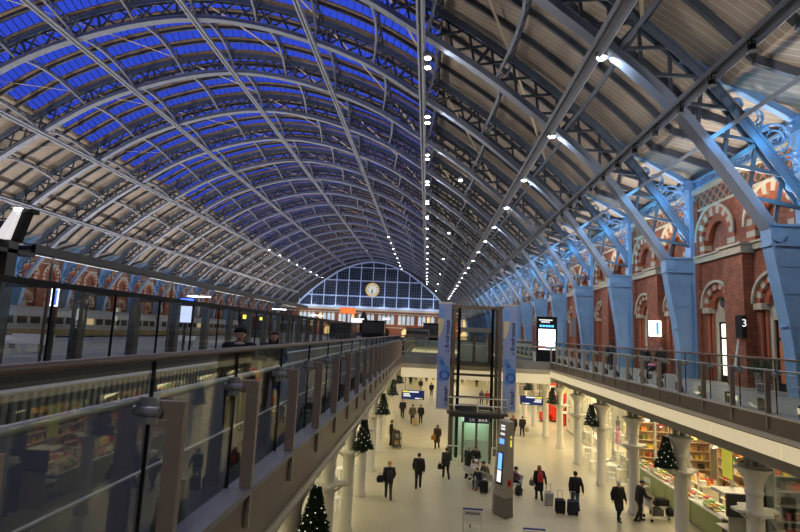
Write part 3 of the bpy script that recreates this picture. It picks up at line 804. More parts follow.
# ---------------------------------------------------------------- hotel facade under the gable
b = MB(); b.box(-58, 16.5, GAB+.5, GAB+1.2, DK-1, 8.0); struct(b, 'wall_end', M['brickx'])
b = MB()
for z0, z1 in ((7.2,7.9),(6.2,6.45),(1.2,1.5)): b.box(-57, 15.5, GAB+.2, GAB+.55, z0, z1)
struct(b, 'trim_80', M['stone'])
_hp = mat('hotel_window_light', (.5,.65,.8), .3, emit=.3, emit_col=(.55,.75,1.)); _hw = mat('hotel_window_warm', (.8,.6,.3), .3, emit=.6, emit_col=(1,.7,.3))
n = 100
for i in range(17):
    for d in (-.75, .75):
        x = -47+i*3.7+d+(.0 if i % 2 else .5); c = x
        b = MB(); b.prism([(c-.5,2.6),(c+.5,2.6),(c+.5,5.0)]+[(c+.5*math.cos(PI*k/8), 5.0+.8*math.sin(PI*k/8)) for k in range(1,8)]+[(c-.5,5.0)], GAB+.3, GAB+.52, 'y')
        o = struct(b, f'window_{n}', _hw if (i*7+int(d > 0)) % 11 == 3 else _hp); n += 1
        b = MB()
        P = [(c+.62*math.cos(PI*k/8), GAB+.26, 5.0+.95*math.sin(PI*k/8)) for k in range(9)]
        for p, q in zip(P[:-1], P[1:]): b.bar(p, q, .3, .24, (0,1,0))
        b.box(c-.03,c+.03,GAB+.24,GAB+.3,2.6,5.7); b.box(c-.68,c-.5,GAB+.24,GAB+.4,2.5,5.0); b.box(c+.5,c+.68,GAB+.24,GAB+.4,2.5,5.0); b.box(c-.7,c+.7,GAB+.2,GAB+.4,2.35,2.6)
        struct(b, f'window_frame_{n+200}', M['stone'])
for i in range(9):
    x = -44+i*7.2; b = MB(); b.prism([(x-1.3,DK),(x+1.3,DK),(x+1.3,-.2)]+[(x+1.3*math.cos(PI*k/10),-.2+1.2*math.sin(PI*k/10)) for k in range(1,10)]+[(x-1.3,-.2)], GAB+.35, GAB+.52, 'y')
    struct(b, f'door_{i+1}', _hw if i in (1,2,5,8) else M['black'])
# ---------------------------------------------------------------- glass lift between the floors
LX0, LX1, LYF, LYB = 1.62, 4.95, 33.2, 35.3
lift = thing('glass_lift', 'glass and bronze lift rising from the concourse to the crossing, car at the bottom', 'lift', ((LX0+LX1)/2, 34.2, FL))
for x in (LX0+.15, LX1-.15):
    for y in (LYF+.15, LYB-.15):
        b = MB(); b.box(x-.1,x+.1,y-.09,y+.09,FL,2.0); build(b, 'corner_post', M['bronze'], lift, True)
for x in (LX0+.55, LX1-.55):
    b = MB(); b.box(x-.06,x+.06,34.1,34.3,FL,1.9); b.box(x-.1,x+.1,34.17,34.23,FL,1.9); build(b, 'guide_rail', M['black'], lift, True)
for z in (1.85, -2.0, -2.7, -4.2):
    for y in (LYF+.15, LYB-.15):
        if y < 34 and z < 0: continue
        b = MB(); b.box(LX0,LX1,y-.07,y+.07,z-.08,z+.08); build(b, 'cross_bar', M['bronze'], lift, True)
    for x in (LX0+.15, LX1-.15): b = MB(); b.box(x-.06,x+.06,LYF+.2,LYB-.2,z-.06,z+.06); build(b, 'side_bar', M['bronze'], lift, True)
b = MB(); b.box(LX0+.3,LX1-.3,LYF+.1,LYF+.12,-1.85,1.75); build(b, 'shaft_glass', M['clear'], lift, True)
for x in (LX0+.1, LX1-.12):
    b = MB(); b.box(x,x+.02,LYF+.3,LYB-.3,-4.9,1.75); build(b, 'shaft_glass', M['clear'], lift, True)
# upper landing doors on the crossing
M['frost'] = mat('frosted_glass', (.42,.46,.43), .35, vary=.05)
M['frostg'] = mat('green_frosted_glass', (.40,.55,.42), .25, vary=.05)
ud = thing('lift_door', 'steel-headed pair of lift doors on the crossing, upper landing', 'lift door', (3.3, LYB+.12, DK), 0)
b = MB(); b.box(-1.15,1.15,-.08,.08,2.05,2.3); b.box(-1.2,1.2,-.14,.1,2.28,2.36); build(b, 'header', M['steel'], ud)
for x in (-1.05, 0, 1.05): b = MB(); b.box(x-.09,x+.09,-.07,.07,0,2.06); build(b, 'door_post', M['bronze'], ud)
for x in (-.52, .52):
    b = MB(); b.box(x-.42,x+.42,-.02,.02,.02,1.15); build(b, 'frosted_panel', M['frost'], ud)
    b = MB(); b.box(x-.42,x+.42,-.015,.015,1.15,2.05); build(b, 'clear_panel', M['clear'], ud)
# the lift car at the bottom with its roof rail
b = MB(); b.box(LX0-.15,LX1+.35,LYF-.35,LYB-.4,-5.02,-4.86); b.box(LX0,LX1+.15,LYF-.2,LYB-.5,-5.2,-5.0); build(b, 'car_roof', M['dark'], lift, True)
b = MB()
for (xa,ya,xb,yb) in ((LX0-.1,LYF-.3,LX1+.3,LYF-.3),(LX0-.1,LYF-.3,LX0-.1,LYB-.5),(LX1+.3,LYF-.3,LX1+.3,LYB-.5)):
    for z in (-3.98,-4.45): b.cyl((xa,ya,z),(xb,yb,z), .035, n=8)
    for t in (0,.5,1): b.cyl((xa+(xb-xa)*t,ya+(yb-ya)*t,-4.9),(xa+(xb-xa)*t,ya+(yb-ya)*t,-3.98), .035, n=8)
build(b, 'roof_rail', M['steel'], lift, True)
b = MB(); b.box(LX1+.29,LX1+.31,LYF-.25,LYB-.5,-4.8,-4.0); build(b, 'roof_glass_guard', M['clear'], lift, True)
b = MB(); b.box(2.3,3.4,33.6,34.4,-4.86,-4.55); b.cyl((2.0,33.8,-4.7),(4.4,33.8,-4.7),.1,n=10); build(b, 'winding_gear', M['dark'], lift, True)
sgn = MB(); sgn.box(2.55,4.1,LYF-.42,LYF-.36,-5.5,-5.12); s_ = build(sgn, 'lift_sign', mat('navy_sign', (.015,.02,.07), .4), lift, True)
lettering('Lift', .26, M['white'], s_, (Vector((3.05,LYF-.435,-5.31))-Vector(lift.location)))
for i in range(3):
    b = MB(); b.box(3.45+i*.2,3.6+i*.2,LYF-.44,LYF-.42,-5.39,-5.23); build(b, 'pictogram', M['white'], s_, True) if False else link('pictogram', b.xf(Matrix.Translation(-Vector(lift.location))).mesh('pictogram', M['white']), s_)
for x in (2.5, 3.35, 4.2): b = MB(); b.box(x-.07,x+.07,LYF-.3,LYF-.2,FL,-5.45); build(b, 'door_post', M['bronze'], lift, True)
for x in (2.92, 3.78):
    b = MB(); b.box(x-.34,x+.34,LYF-.26,LYF-.23,FL+.05,-6.55); build(b, 'door_panel', M['frostg'], lift, True)
    b = MB(); b.box(x-.34,x+.34,LYF-.26,LYF-.24,-6.55,-5.5); build(b, 'door_glass', M['clear'], lift, True)
for x in (1.9, 4.7):
    b = MB(); b.box(x-.28,x+.28,LYF-.24,LYF-.21,FL+.05,-5.2); build(b, 'side_glass', M['clear'], lift, True)
    b = MB(); b.cyl((x-.4,LYF-.4,FL+1.0),(x+.4,LYF-.4,FL+1.0),.04,n=8); b.cyl((x-.38,LYF-.4,FL),(x-.38,LYF-.4,FL+1.),.04,n=8); b.cyl((x+.38,LYF-.4,FL),(x+.38,LYF-.4,FL+1.),.04,n=8); build(b, 'guard_rail', M['steel'], lift, True)
b = MB(); b.box(LX0+.3,LX1-.3,LYB-.5,LYB-.44,FL,-5.2); build(b, 'rear_panel', M['frostg'], lift, True)
light('AREA', 'lift_car_light', (3.3,34.1,-5.25), 45, (.85,1,.85), 1.5)
# ---------------------------------------------------------------- banners either side of the lift
M['banner'] = mat('lavender_banner', (.27,.34,.6), .6, vary=.12, scale=.5); M['navy'] = mat('navy_print', (.02,.035,.14), .6)
M['swirl'] = mat('blue_swirl_print', (.035,.11,.45), .6, vary=.5, scale=2.); M['swirl2'] = mat('mid_blue_print', (.10,.25,.62), .6, vary=.3, scale=2.); M['champ'] = mat('champagne_print', (.62,.55,.33), .6, vary=.2); M['sky'] = mat('sky_blue_print', (.16,.32,.68), .6)
for x0, side in ((.74, 'on the departures deck side of the lift'), (4.98, 'on the brick gallery side of the lift')):
    w = .82; y = LYF-.05; r = thing('hanging_banner', f'tall lavender banner with dark lettering, hung {side}', 'banner', (x0+w/2, y, -4.75))
    b = MB(); b.box(-w/2,w/2,-.01,.01,0,6.75); build(b, 'cloth', M['banner'], r)
    b = MB(); b.box(-w/2-.04,w/2+.04,-.04,.04,6.72,6.84); b.box((w/2 if x0 < 2 else -w/2-.25),(w/2+.25 if x0 < 2 else -w/2),-.03,.03,6.7,6.78); build(b, 'top_bar', M['steel'], r)
    b = MB(); b.box(-w/2,w/2,-.02,.02,-.06,.02); build(b, 'bottom_bar', M['steel'], r)
    for body, zc, sz in (('Rendezvous', 4.62, .37), ('Arcade', .8, .34)):
        me = text_mesh(':: '+body, sz, .003, .012); me.materials.append(M['navy']); o = link('lettering', me, r, (.2,-.016,zc)); o.rotation_euler = (PI/2, -PI/2, 0)
    # champagne flute at the top
    b = MB(); g = [(-w/2,4.55),(-.28,4.65),(-.12,5.1),(-.02,5.75),(-w/2,5.75)]; b.prism(g, -.017, -.012, 'y'); build(b, 'champagne_print', M['champ'], r)
    b = MB(); b.prism([(-w/2,5.75),(-.02,5.75),(.02,6.3),(.0,6.5),(-.06,6.2),(-.1,6.45),(-w/2,6.5)], -.017, -.012, 'y'); build(b, 'sky_print', M['sky'], r)
    # ribbon swirl in the middle
    b = MB(); b.prism([(-.36,3.35),(-.1,3.25),(.08,2.85),(w/2,2.55),(w/2,2.05),(.2,1.85),(-.02,2.02),(-.2,2.4),(-.3,2.9)], -.017, -.012, 'y'); build(b, 'ribbon_print', M['swirl2'], r)
    b = MB(); b.torus((.08,-.016,2.1), .26, .085, 'y', 22, 4, .04); b.prism([(-.3,3.05),(-.05,3.0),(.05,2.8),(-.12,2.72)], -.021, -.016, 'y'); build(b, 'ribbon_print', M['swirl'], r)
    b = MB(); b.prism([(-.4,1.9),(-.15,1.95),(.12,1.8),(.02,1.68),(-.25,1.7)], -.018, -.012, 'y'); build(b, 'ribbon_print', M['swirl2'], r)
# ---------------------------------------------------------------- hanging blue signs below the crossing
M['signblue'] = mat('blue_sign_face', (.012,.018,.10), .4, emit=.25, emit_col=(.03,.05,.3)); M['signy'] = mat('yellow_sign_print', (.9,.75,.05), .5, emit=.8, emit_col=(1,.85,.05)); M['signw'] = mat('white_sign_print', (.9,.9,.9), .5, emit=.9)
def blue_sign(x, z, w, h, y, side, flip):
    r = thing('hanging_sign', f'dark blue direction sign with yellow and white lines, hung on the {side}', 'sign', (x, y, z))
    b = MB(); b.box(-w/2,w/2,-.06,.06,-h/2,h/2); build(b, 'sign_panel', M['signblue'], r)
    for xx in (-w*.35, w*.35): b = MB(); b.cyl((xx,0,h/2),(xx,0,-3.05-z),.02,n=6); build(b, 'hanger', M['dark'], r)
    sx = -1 if flip else 1
    for (a,bb,zz,hh,m) in ((-.46,-.2,.34,.16,'signy'),(-.18,.25,.34,.14,'signw'),(-.42,-.15,.08,.13,'signw'),(-.42,-.1,-.12,.12,'signw'),(-.45,.44,-.32,.06,'swirl2'),(.1,.3,-.36,.12,'signw'),(.33,.42,-.36,.12,'signy')):
        u, v = sorted((sx*a*w, sx*bb*w)); c = MB(); c.box(u,v,-.066,-.06,(zz-hh/2)*h,(zz+hh/2)*h); build(c, 'sign_line', M[m], r)
blue_sign(-.82, -4.33, 1.58, .62, 35.9, 'departures deck side', False)
blue_sign(7.38, -4.28, 1.55, .6, 35.9, 'brick gallery side', True)
b = thing('hanging_sign', 'pale round-cornered sign hung further along the concourse, behind the dark blue sign', 'sign', (-1.0, 52., -3.95))
c = MB(); c.box(-1.0,1.0,-.05,.05,-.3,.3); build(c, 'sign_panel', M['white'], b); c = MB(); c.box(-.25,.05,-.06,-.05,-.15,.15); build(c, 'pictogram', M['dark'], b); c = MB(); c.cyl((0,0,.3),(0,0,.9),.02,n=6); build(c, 'hanger', M['dark'], b)
# ---------------------------------------------------------------- tall display board on the gallery near the crossing
r = thing('display_board', 'tall black display board with bright white screen on the brick gallery beside the crossing', 'screen', (9.1, 39.0, DK))
b = MB(); b.box(-.76,.76,-.1,.1,0,3.5); build(b, 'casing', M['black'], r)
b = MB(); b.box(-.62,.62,-.112,-.1,1.0,2.55); sc_ = build(b, 'lit_screen', mat('white_screen', (.9,.92,1), .3, emit=2.6, emit_col=(.86,.92,1.)), r)
b = MB(); b.box(-.62,-.05,-.12,-.112,1.08,1.28); build(b, 'red_car_picture', mat('red_print', (.6,.05,.04), .5, emit=.5), r)
b = MB(); b.box(-.05,.45,-.12,-.112,1.06,1.2); build(b, 'blue_picture', M['swirl2'], r)
b = MB()
for i in range(5): b.box(-.55+i*.22,-.38+i*.22,-.112,-.1,2.72,2.86)
build(b, 'blue_line', mat('cyan_led', (.1,.4,.9), .4, emit=2., emit_col=(.1,.45,1.)), r)
for z, a, e in ((3.2,-.6,.4),(3.05,-.45,.2)): b = MB(); b.box(a,e,-.112,-.1,z,z+.08); build(b, 'white_line', M['signw'], r)
# ---------------------------------------------------------------- information totem
P0, P1, P2 = (3.14,24.05), (3.62,23.32), (4.07,23.72)
tc = Vector((3.7,24.15))
foot = [P0, P1, P2, (4.0,24.45), (3.45,24.9), (3.12,24.6)]
tc.x += .0
tot = thing('information_totem', 'tall grey wedge-shaped information totem with screen standing on the concourse floor', 'totem', (tc.x+.1, tc.y, FL)); tot.scale = (.87,.87,1.)
def ring(k, z, dx=0.): return [((p[0]-tc.x)*k+dx, (p[1]-tc.y)*k, z) for p in foot]
def loft(rs):
    b = MB(); n = len(rs[0]); b.add([v for r_ in rs for v in r_], [(k*n+i,k*n+(i+1)%n,(k+1)*n+(i+1)%n,(k+1)*n+i) for k in range(len(rs)-1) for i in range(n)]+[tuple(range(n)), tuple(range(len(rs)*n-1,(len(rs)-1)*n-1,-1))]); return b
build(loft([ring(1.02,0), ring(1.0,.12), ring(.97,.85)]), 'plinth', mat('dark_stone_grey', (.13,.12,.11), .5), tot)
build(loft([ring(.95,.85), ring(.86,2.6,.06), ring(.72,4.1,.12)]), 'shaft', mat('totem_grey', (.3,.27,.235), .5), tot)
def onface(i, u0, u1, z0, z1, off, name, m, k0=.95, k1=.72):
    def pt(u, z):
        t = (z-.85)/3.25; k = k0+(k1-k0)*t; dx = .12*t; a, b_ = foot[i], foot[(i+1)%6]
        d = Vector((b_[0]-a[0], b_[1]-a[1])); n = Vector((d.y,-d.x)).normalized()
        q = Vector((a[0]-tc.x, a[1]-tc.y))*k+d*k*u+Vector((dx,0)); return q, n
    vs = []
    for o_ in (0, off):
        for u, z in ((u0,z0),(u1,z0),(u1,z1),(u0,z1)): q, n = pt(u, z); vs.append((q.x+n.x*o_, q.y+n.y*o_, z))
    b = MB(); b.add(vs, [(0,1,2,3),(4,5,6,7),(0,1,5,4),(1,2,6,5),(2,3,7,6),(3,0,4,7)]); return build(b, name, m, tot)
onface(0, .08,.62,1.35,2.75,.05,'screen_surround', M['black'])
onface(0, .16,.54,2.0,2.7,.06,'lit_screen', mat('blue_screen', (.1,.25,.7), .3, emit=1.6, emit_col=(.15,.38,1.)))
onface(0, .16,.54,1.45,1.95,.06,'lit_screen', M['signw'])
onface(0, .1,.6,3.1,3.32,.02,'blue_heading', mat('blue_heading', (.1,.3,.8), .4, emit=1.5, emit_col=(.1,.35,1.)))
for z in (3.5, 3.72, 3.85): onface(0, .15,.6,z,z+.08,.02,'white_line', M['signw'])
b = None
onface(1, .38,.62,3.02,3.3,.02,'yellow_information_mark', M['signy']); onface(1, .42,.58,3.38,3.5,.02,'yellow_information_mark', M['signy'])
onface(1, .18,.72,1.3,1.62,.02,'red_plate', mat('red_plate', (.6,.04,.03), .5)); onface(1, .33,.57,1.4,1.54,.03,'dark_mark', M['black'])
# ---------------------------------------------------------------- shops
def shelf_unit(x, y, w, d, h, n, label, m, rz=0., group='shop shelf units'):
    r = thing('shelf_unit', label, 'shelves', (x,y,FL), rz, group)
    for sx in (-w/2, w/2-.04): b = MB(); b.box(sx,sx+.04,-d/2,d/2,0,h); build(b, 'side_panel', m, r)
    b = MB(); b.box(-w/2,w/2,d/2-.03,d/2,0,h); build(b, 'back_panel', m, r)
    for i in range(n+1): b = MB(); z = .12+i*(h-.16)/n; b.box(-w/2+.04,w/2-.04,-d/2,d/2-.03,z,z+.035); build(b, 'shelf', m, r)
    return r
GOODCOL = {'red':(.6,.06,.04),'yellow':(.75,.55,.08),'white':(.8,.78,.72),'orange':(.75,.28,.05),'green':(.15,.4,.12),'blue':(.08,.2,.5),'brown':(.25,.12,.06),'pink':(.75,.25,.4),'black':(.04,.04,.04),'cream':(.75,.65,.42)}
GM = {k: mat(f'{k}_packet', v, .45) for k, v in GOODCOL.items()}
_gmesh = {}
def goods(x, y, z, col, shape, where):
    key = (col, shape)
    if key not in _gmesh:
        b = MB()
        if shape == 'packet': b.prism([(-.07,-.05),(.07,-.05),(.07,.05),(-.07,.05)], 0, .24, 'z'); b.prism([(-.05,-.015),(.05,-.015),(.05,.015),(-.05,.015)], .24, .28, 'z')
        elif shape == 'bottle': b.lathe([(.045,0),(.045,.2),(.018,.26),(.018,.33)], n=8)
        elif shape == 'box': b.box(-.15,.15,-.11,.11,0,.2); b.box(-.16,.16,-.12,.12,.2,.24)
        else: b.lathe([(.06,0),(.13,.09),(.14,.1),(.1,.1),(.02,.14)], n=10)
        _gmesh[key] = b.mesh(shape, GM[col])
    o = link({'packet':'packet','bottle':'bottle','box':'carton','bowl':'food_bowl'}[shape], _gmesh[key], None, (x,y,z))
    tag(o, f'{col} {({"packet":"packet","bottle":"bottle","box":"carton","bowl":"bowl of food"})[shape]} {where}', shape, f'{col} {shape} {where}')
    return o
rnd = random.Random(3)
def stock(x, y, w, d, h, n, rz, where, cols, shapes, st=.34, fill=.8):
    c, s_ = math.cos(rz), math.sin(rz)
    for i in range(n):
        z = FL+.12+i*(h-.16)/n+.036
        k = int((w-.2)/st)
        for j in range(k):
            if rnd.random() > fill: continue
            u = -w/2+.2+j*st+rnd.uniform(-.04,.04); v = -.04
            goods(x+u*c-v*s_, y+u*s_+v*c, z, rnd.choice(cols), rnd.choice(shapes), where)
SX = 12.6                        # line of the shop fronts
def front(y0, y1, n, fr):
    for k in range(n):
        a = y0+(y1-y0)*k/n; bq = y0+(y1-y0)*(k+1)/n
        b = MB(); b.box(SX-.012,SX+.012,a+.05,bq-.05,FL+.12,-3.1); o = struct(b, f'window_{int(400+a*10)}', M['clear'])
        b = MB(); b.box(SX-.05,SX+.05,a-.04,a+.04,FL,-3.06); b.box(SX-.05,SX+.05,a,bq,FL,FL+.12); b.box(SX-.05,SX+.05,a,bq,-3.2,-3.06); struct(b, f'window_frame_{int(400+a*10)}', fr)
front(7, 20.2, 4, M['dark']); front(32.8, 37.6, 2, M['steel']); front(39.6, 46, 3, M['steel']); front(54.5, 74, 5, M['steel']); front(76, 108, 8, M['steel'])
for (y, nm, m) in ((20.6,'a',M['dark']),(32.6,'b',M['lowceil']),(46.3,'c',M['lowceil']),(54.2,'d',M['lowceil'])):
    b = MB(); b.box(SX,21.9,y-.1,y+.1,FL,-3.06); struct(b, f'wall_shop_{int(y)}', m)
b = MB(); b.box(17.4,17.5,7,20.5,FL,-3.06); struct(b, 'wall_shop_1', M['dark'])
b = MB(); b.box(17.8,17.9,20.7,32.5,FL,-3.06); struct(b, 'wall_shop_2', mat('tan_shop_wall', (.45,.3,.16), .6))
b = MB(); b.box(18,18.1,32.7,46.2,FL,-3.06); struct(b, 'wall_shop_3', M['white'])
RED = mat('red_shop_wall', (.62,.05,.025), .5)
b = MB(); b.box(15.6,15.7,46.4,54.1,FL,-3.06); struct(b, 'wall_shop_4', RED)
b = MB(); b.box(12.4,15.6,52.4,52.5,FL,-3.3); struct(b, 'wall_shop_5', RED)
for i, (u, z, ww, hh, c) in enumerate(((12.9,-5.6,.7,.9,'white'),(13.9,-5.4,.9,.7,'yellow'),(14.9,-5.7,.7,1.0,'white'),(13.4,-6.7,.8,.6,'orange'),(14.5,-6.8,.8,.5,'white'),(13.1,-4.4,.8,.6,'orange'),(14.6,-4.3,.9,.5,'yellow'))):
    r = thing('wall_picture', f'{c} picture panel on the red shop wall, {ORD[i]} of seven', 'picture', (u,52.36,z)); b = MB(); b.box(-ww/2,ww/2,0,.03,0,hh); build(b, 'panel', GM[c], r); b = MB(); b.box(-ww/2-.03,ww/2+.03,.01,.035,-.03,hh+.03); build(b, 'frame', M['dark'], r)
# dark shop nearest the camera: grey shelving full of bright packets
for i, y in enumerate((12.6, 15.1, 17.6)):
    for j, x in enumerate((14.0, 15.9)):
        shelf_unit(x, y, 2.2, .5, 3.1, 6, f'dark shop shelf unit in the dim shop, {ORD[i]} bay, {("front" if j==0 else "rear")} row behind the glass', M['dark'], -PI/2 if j else -PI/2)
        if True: stock(x, y, 2.2, .5, 3.1, 6, -PI/2, f'on the dark {("front" if j==0 else "rear")} shelves of the dim shop', ['red','yellow','white','brown','orange','pink','cream'], ['packet','box'], .36, .75 if j else .8)
for i, x in enumerate((14.0, 16.3)):
    shelf_unit(x, 20.15, 2.2, .5, 4.4, 8, f'dark shelf unit against the end wall of the dim shop, {("nearer the glass" if i == 0 else "deeper inside")}', M['grey'], 0)
    stock(x, 20.15, 2.2, .5, 4.4, 8, 0, 'on the end wall shelves of the dim shop', ['red','yellow','white','brown','orange','pink','cream'], ['packet','box'], .34, .8)
r = thing('display_cabinet', 'open refrigerated cabinet with dark menu panel at the corner of the food counter', 'cabinet', (12.35, 21.5, FL))
b = MB(); b.box(-.5,.5,-.45,.45,0,.15); b.box(.4,.5,-.45,.45,.15,2.2); b.box(-.5,.5,-.5,-.45,0,2.2); build(b, 'body', M['steel'], r)
b = MB(); b.box(-.6,.6,-.62,-.5,1.5,2.35); build(b, 'menu_panel', M['dark'], r); b = MB(); b.box(-.6,.6,-.5,.5,2.2,2.32); build(b, 'top', M['white'], r)
for z in (.5,.9,1.3): b = MB(); b.box(-.5,.4,-.45,.45,z,z+.03); build(b, 'shelf', M['steel'], r)
b = None
r = thing('poster', 'tall yellow poster hanging over the corner of the food counter', 'poster', (12.2, 21.6, -5.2)); b = MB(); b.box(-.01,.01,-.33,.33,0,1.6); build(b, 'sheet', mat('yellow_poster', (.75,.75,.1), .6, emit=.3), r); b = MB(); b.cyl((0,0,1.6),(0,0,2.15),.012,n=6); build(b, 'cord', M['dark'], r)
# food counter, pale green tiled front
for i in range(4):
    y0 = 22.1+i*2.45; r = thing('food_counter', f'food counter with pale green front and lit food display, {ORD[i]} section from the menu panel', 'counter', (SX+.1, y0+1.22, FL), 0, 'sections of the green food counter')
    b = MB()
    for k in range(4): b.box(-.5,-.44,-1.2+k*.6,-1.2+k*.6+.585,.08,1.0)
    build(b, 'front_panel', mat('pale_green_tile', (.36,.42,.17), .35) if i == 0 else bpy.data.materials['pale_green_tile'], r)
    b = MB(); b.box(-.44,.5,-1.2,1.2,0,1.0); build(b, 'body', M['grey'], r); b = MB(); b.box(-.55,.55,-1.22,1.22,1.0,1.05); build(b, 'worktop', M['white'], r)
    b = MB(); b.box(-.5,-.48,-1.0,1.0,1.05,1.5); build(b, 'glass_guard', M['clear'], r)
    for k in range(8):
        for x in (-.3,.0,.3):
            if rnd.random() < .8: goods(SX+.1+x, y0+.15+k*.28, FL+1.05, rnd.choice(['red','yellow','orange','green','white','brown','cream']), 'bowl', 'on the green food counter')
for i, y in enumerate((23.6, 26.4, 29.2)):
    shelf_unit(16.9, y, 2.5 if i < 3 else 1.6, .5, 3.4, 6, f'tan shop shelf unit behind the food counter, {ORD[i]} from the menu panel', mat('tan_shelf', (.6,.45,.28), .5) if i == 0 else bpy.data.materials['tan_shelf'], -PI/2)
    stock(16.9, y, 2.5 if i < 3 else 1.6, .5, 3.4, 6, -PI/2, 'on the tan shelves behind the food counter', ['red','yellow','white','orange','green','cream','black','brown'], ['packet','bottle','box'], .36, .75)
for i, y in enumerate((24.5, 28.5)):
    r = thing('stock_table', f'wooden stock table heaped with goods behind the food counter, {ORD[i]} from the menu panel', 'table', (14.6, y, FL)); b = MB(); b.box(-.5,.5,-1.2,1.2,.85,.9); build(b, 'table_top', M['cream'], r)
    for sx in (-.45,.45):
        for sy in (-1.15,1.15): b = MB(); b.box(sx-.04,sx+.04,sy-.04,sy+.04,0,.85); build(b, 'leg', M['grey'], r)
    for k in range(7):
        for x in (-.3,0,.3): goods(14.6+x, y-1.0+k*.33, FL+.9, rnd.choice(['red','yellow','white','orange','pink','cream']), rnd.choice(['box','packet','bottle']), 'on a stock table behind the food counter')
for i, x in enumerate((13.6, 16.0)):
    shelf_unit(x, 32.2, 2.3, .45, 4.2, 8, f'tan shelf unit against the end wall of the food shop, {("nearer the glass" if i == 0 else "deeper inside")}', bpy.data.materials['tan_shelf'], 0)
    stock(x, 32.2, 2.3, .45, 4.2, 8, 0, 'on the tan shelves at the end wall of the food shop', ['red','yellow','white','orange','green','cream','black','brown'], ['packet','bottle','box'], .33, .8)
for i, y in enumerate((22.0, 25.4, 28.9, 32.3)):
    b = MB(); b.box(SX-.05,SX+.05,y-.05,y+.05,FL,-3.06); struct(b, f'trim_{300+i}', M['steel'])
b = MB(); b.box(SX-.04,SX+.04,22,32.3,-3.9,-3.78); struct(b, 'trim_310', M['steel'])
for i in range(6):
    r = thing('pendant_lamp', f'small hanging lamp over the green food counter, {ORD[i]} from the menu panel', 'lamp', (13.3, 22.8+i*1.75, -4.6), 0, 'hanging lamps over the food counter')
    b = MB(); b.lathe([(.05,.22),(.16,.02),(.17,0)], n=12); build(b, 'lamp_shade', GM[('orange','white','yellow','white','red','white')[i]], r); b = MB(); b.ell((0,0,.02),(.07,.07,.06)); build(b, 'bulb', M['tube'], r); b = MB(); b.cyl((0,0,.2),(0,0,1.5),.008,n=5); build(b, 'cord', M['black'], r)
# white fashion shop
for i, y in enumerate((33.6, 35.2, 36.8, 40.4, 41.9, 43.4, 45.0)):
    for j, x in enumerate((13.5, 15.4)):
        r = thing('display_stand', f'white clothes display stand in the bright shop, {ORD[i]} of the {("window" if j==0 else "rear")} row', 'display stand', (x, y, FL), 0, 'white display stands')
        b = MB(); b.box(-.28,.28,-.45,.45,0,.5 if j == 0 else .9); build(b, 'block', M['white'], r)
        b = MB(); h = 1.9 if j == 0 else 2.3
        b.lathe([(.03,.5),(.03,.9),(.12,.95),(.17,1.15),(.12,1.35),(.17,1.6),(.18,1.72),(.06,1.8),(.05,1.86),(.09,1.95),(.09,2.06),(.03,2.14)], n=12); build(b, 'dress_form', GM[('white','cream','pink','white','blue','cream','black')[(i+2*j) % 7]], r)
for i, y in enumerate((33.8, 36.4, 41.0, 44.2)):
    shelf_unit(17.5, y, 2.2, .5, 3.4, 5, f'white shelf unit along the rear wall of the bright shop, {ORD[i]} from the food counter', M['white'], -PI/2)
    stock(17.5, y, 2.2, .5, 3.4, 5, -PI/2, 'on the white shelves of the bright shop', ['white','cream','pink','green','black'], ['box','bottle','packet'], .42, .7)
# red shop: kiosk block, seat and pictures
r = thing('sales_counter', 'rounded red sales counter in the red shop', 'counter', (13.6, 49.2, FL)); b = MB(); b.lathe([(.75,0),(.75,1.0),(.82,1.02),(.82,1.1)], n=20); build(b, 'body', RED, r); b = MB(); b.lathe([(.8,1.1),(.8,1.13)], n=20); build(b, 'top', M['white'], r)
r = thing('screen', 'small black screen on the red sales counter', 'screen', (13.6,49.2,FL+1.13)); b = MB(); b.box(-.05,.05,-.05,.05,0,.2); b.box(-.35,.35,-.05,.02,.18,.62); build(b, 'display', M['black'], r)
for i in range(4):
    shelf_unit(14.9, 47.4+i*1.75, 1.5, .5, 3.2, 5, f'red shelf unit in the red shop, {ORD[i]} from the bright shop', RED, -PI/2)
    stock(14.9, 47.4+i*1.75, 1.5, .5, 3.2, 5, -PI/2, 'on the red shop shelves', ['white','red','yellow','orange'], ['box','packet'], .4, .75)
for i in range(3):
    r = thing('red_armchair', f'red tub chair before the red shop, {ORD[i]} along', 'chair', (11.6+i*1.0, 50.6+.2*i, FL), .3*i, 'red tub chairs'); b = MB(); b.box(-.35,.35,-.35,.3,.15,.45); build(b, 'seat', RED, r); b = MB(); b.box(-.38,.38,.25,.4,.15,.85); build(b, 'backrest', RED, r)
    for sx in (-.4,.32): b = MB(); b.box(sx,sx+.08,-.35,.3,.15,.65); build(b, 'armrest', RED, r)
    b = MB(); b.box(-.3,.3,-.3,.3,0,.15); build(b, 'base', M['dark'], r)
# far shop row, seen small: white units with stock
for i in range(8):
    shelf_unit(14.2, 56+i*5.2, 2.6, .6, 3.2, 4, f'pale shelf unit far along the shop row, {ORD[i]} beyond the red shop', M['cream'], -PI/2)
